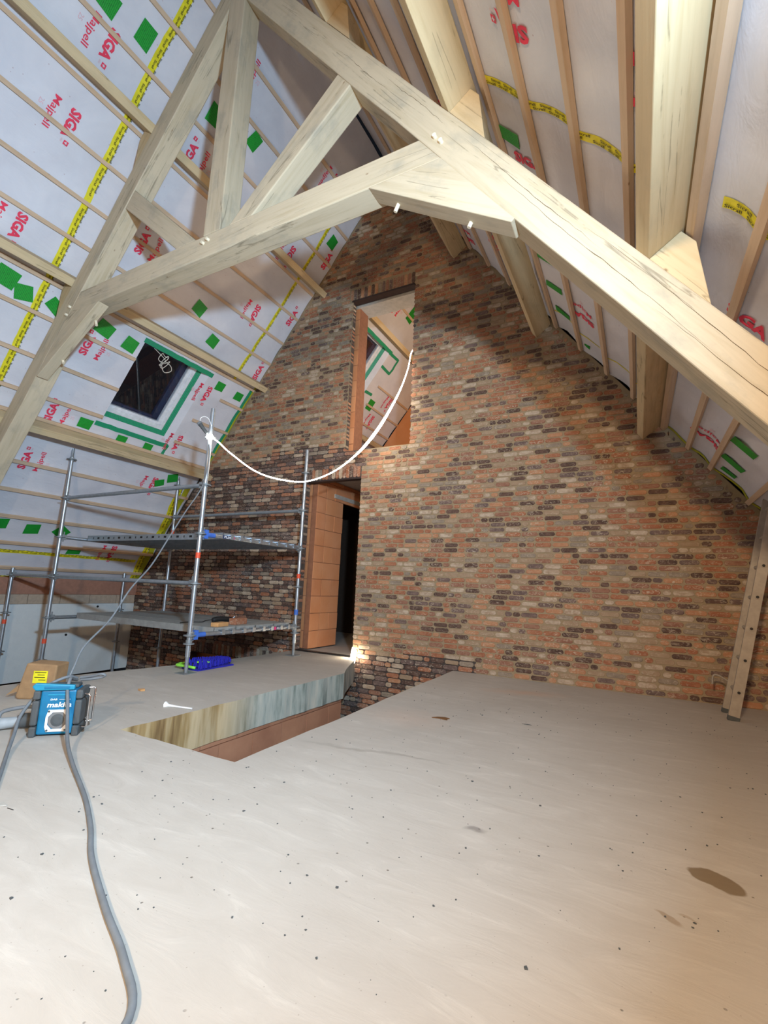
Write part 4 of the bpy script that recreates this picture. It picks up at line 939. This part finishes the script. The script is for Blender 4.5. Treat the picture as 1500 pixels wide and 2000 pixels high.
chip('plaster_flake', M['concrete_light'], (-2.345, 1.125), [(-0.03, -0.01), (0.02, -0.012), (0.035, 0.006), (-0.01, 0.014)], 0.005, 'pale plaster flake at the left edge of the floor', 'scrap')
chip('dark_sliver', M['black'], (-2.27, 1.125), [(-0.02, -0.002), (0.02, 0.003), (0.02, 0.006), (-0.02, 0.002)], 0.002, 'thin dark sliver beside the pale flake on the floor', 'scrap')
rc = random.Random(5); cr = MB()
for i in range(520):
    x = rc.uniform(-2.2, 1.2); y = rc.uniform(0.7, 5.0)
    if x < -1.85 and y > 1.9: continue
    s_ = rc.uniform(0.0012, 0.0042) if rc.random() < 0.93 else 0.0052; a = rc.uniform(0, 3); pts = [(x + s_ * rc.uniform(.6, 1.4) * math.cos(a + t), y + s_ * rc.uniform(.6, 1.4) * math.sin(a + t)) for t in (0, 1.3, 2.8, 4.4)]
    cr.prism(pts, 0.0, s_ * 0.7, lambda p, d: Vector((p[0], p[1], d)))
tag(cr.build('grit', M['rubber']), 'scattered dark grit on the concrete floor', 'grit', kind='stuff')
# blue chenille mop head with lime handle
mop = empty('chenille_mop', (-4.3, 3.85, 0)); tag(mop, 'bright blue chenille mop pad with a lime green frame behind the post foot', 'mop')
rm = random.Random(3); b = MB()
for i in range(620):
    t = rm.random() ** 0.8; x = -4.16 - 0.30 * t * 0.35 + rm.uniform(-0.14, 0.14) * (1 - 0.45 * t); y = 3.62 + 0.52 * t + rm.uniform(-0.02, 0.02); h = 0.02 + 0.055 * (1 - 0.6 * t) * rm.random()
    p = Vector((x, y, h * 0.3 + 0.012)); q = p + Vector((rm.uniform(-.018, .018), rm.uniform(-.018, .018), h + 0.012)); b.tube([p, p.lerp(q, 0.5), q], [0.012, 0.014, 0.008], 5)
tag(b.build('pile', M['chenille'], mop), kind='stuff')
b = MB(); b.box((-4.33, 3.60, 0.001), (-4.08, 4.10, 0.016)); b.build('pad', M['chenille'], mop)
b = MB(); b.tube(catmull([(-4.12, 3.60, 0.03), (-4.22, 3.55, 0.045), (-4.36, 3.56, 0.04), (-4.40, 3.66, 0.04), (-4.34, 3.76, 0.045), (-4.20, 3.76, 0.06)]), 0.014, 8); b.build('frame', M['lime'], mop)
b = MB(); b.tube([(-4.30, 3.60, 0.04), (-4.18, 3.70, 0.05)], 0.02, 8); b.build('hinge', M['black'], mop)
for k in range(3):
    b = MB(); b.box((-4.16 + 0.03 * k, 3.64 + 0.03 * k, 0.075), (-4.13 + 0.03 * k, 3.69 + 0.03 * k, 0.09)); b.build('clip', M['lime'], mop)
# bits on the lower deck (top at z = 0.43)
ZD = 0.4305
def dbox(name, c, sz, rz, mat, label, cat, bevel=0.006, tilt=0):
    mt_ = Matrix.Translation(c) @ Matrix.Rotation(rz, 4, 'Z'); b = MB(); b.box((-sz[0] / 2, -sz[1] / 2, 0), (sz[0] / 2, sz[1] / 2, sz[2]))
    return tag(b.build(name, mat, None, bevel, mat=mt_), label, cat)
dbox('wood_offcut', (-4.22, 3.97, ZD), (0.10, 0.20, 0.045), R(12), M['offcut'], 'light wooden offcut lying on the lower scaffold deck', 'offcut')
dbox('brick_piece', (-4.30, 4.33, ZD), (0.10, 0.22, 0.075), R(8), BR[0], 'reddish whole brick lying on the lower scaffold deck', 'brick')
b = MB(); b.tube(catmull([(-4.62, 4.22, ZD + 0.028), (-4.60, 4.30, ZD + 0.045), (-4.58, 4.42, ZD + 0.04), (-4.58, 4.50, ZD + 0.028)]), [0.02] + [0.032] * 17 + [0.025], 10)
gr_ = tag(b.build('angle_grinder', M['black']), 'dark hand tool lying behind the brick on the lower deck', 'tool')
b = MB(); b.tube([(-4.58, 4.50, ZD + 0.03), (-4.56, 4.53, ZD + 0.075)], [0.012, 0.006], 8); b.build('tool_tip', M['galv'], gr_)
b = MB(); b.tube(catmull([(-4.75, 3.86, ZD + 0.006), (-4.80, 4.02, ZD + 0.006), (-4.72, 4.15, ZD + 0.006), (-4.82, 4.30, ZD + 0.010), (-4.74, 4.40, ZD + 0.03)]), 0.005, 6)
tag(b.build('black_wire', M['black']), 'thin black wire curling over the lower scaffold deck', 'wire')
# coiled white wires hanging in the window
b = MB(); base = roof(-1, 4.16, 3.74, -0.02); cpt = []
rw = random.Random(9)
for i in range(26):
    a = i * 0.95; p = base + Vector((0.10 + 0.05 * rw.random(), 0.05 + 0.055 * math.cos(a * 1.13) + 0.003 * i + rw.uniform(-.015, .015), -0.13 - 0.085 * math.sin(a) - 0.005 * i + rw.uniform(-.03, .03))); cpt.append(p)
b.tube(catmull([base, base + Vector((0.03, 0.02, -0.03))] + cpt, 4), 0.0045, 6)
tag(b.build('wire_coil', plain('wire_white', (0.72, 0.68, 0.60), 0.5)), 'loose coil of white wire hanging in the roof window', 'wire')
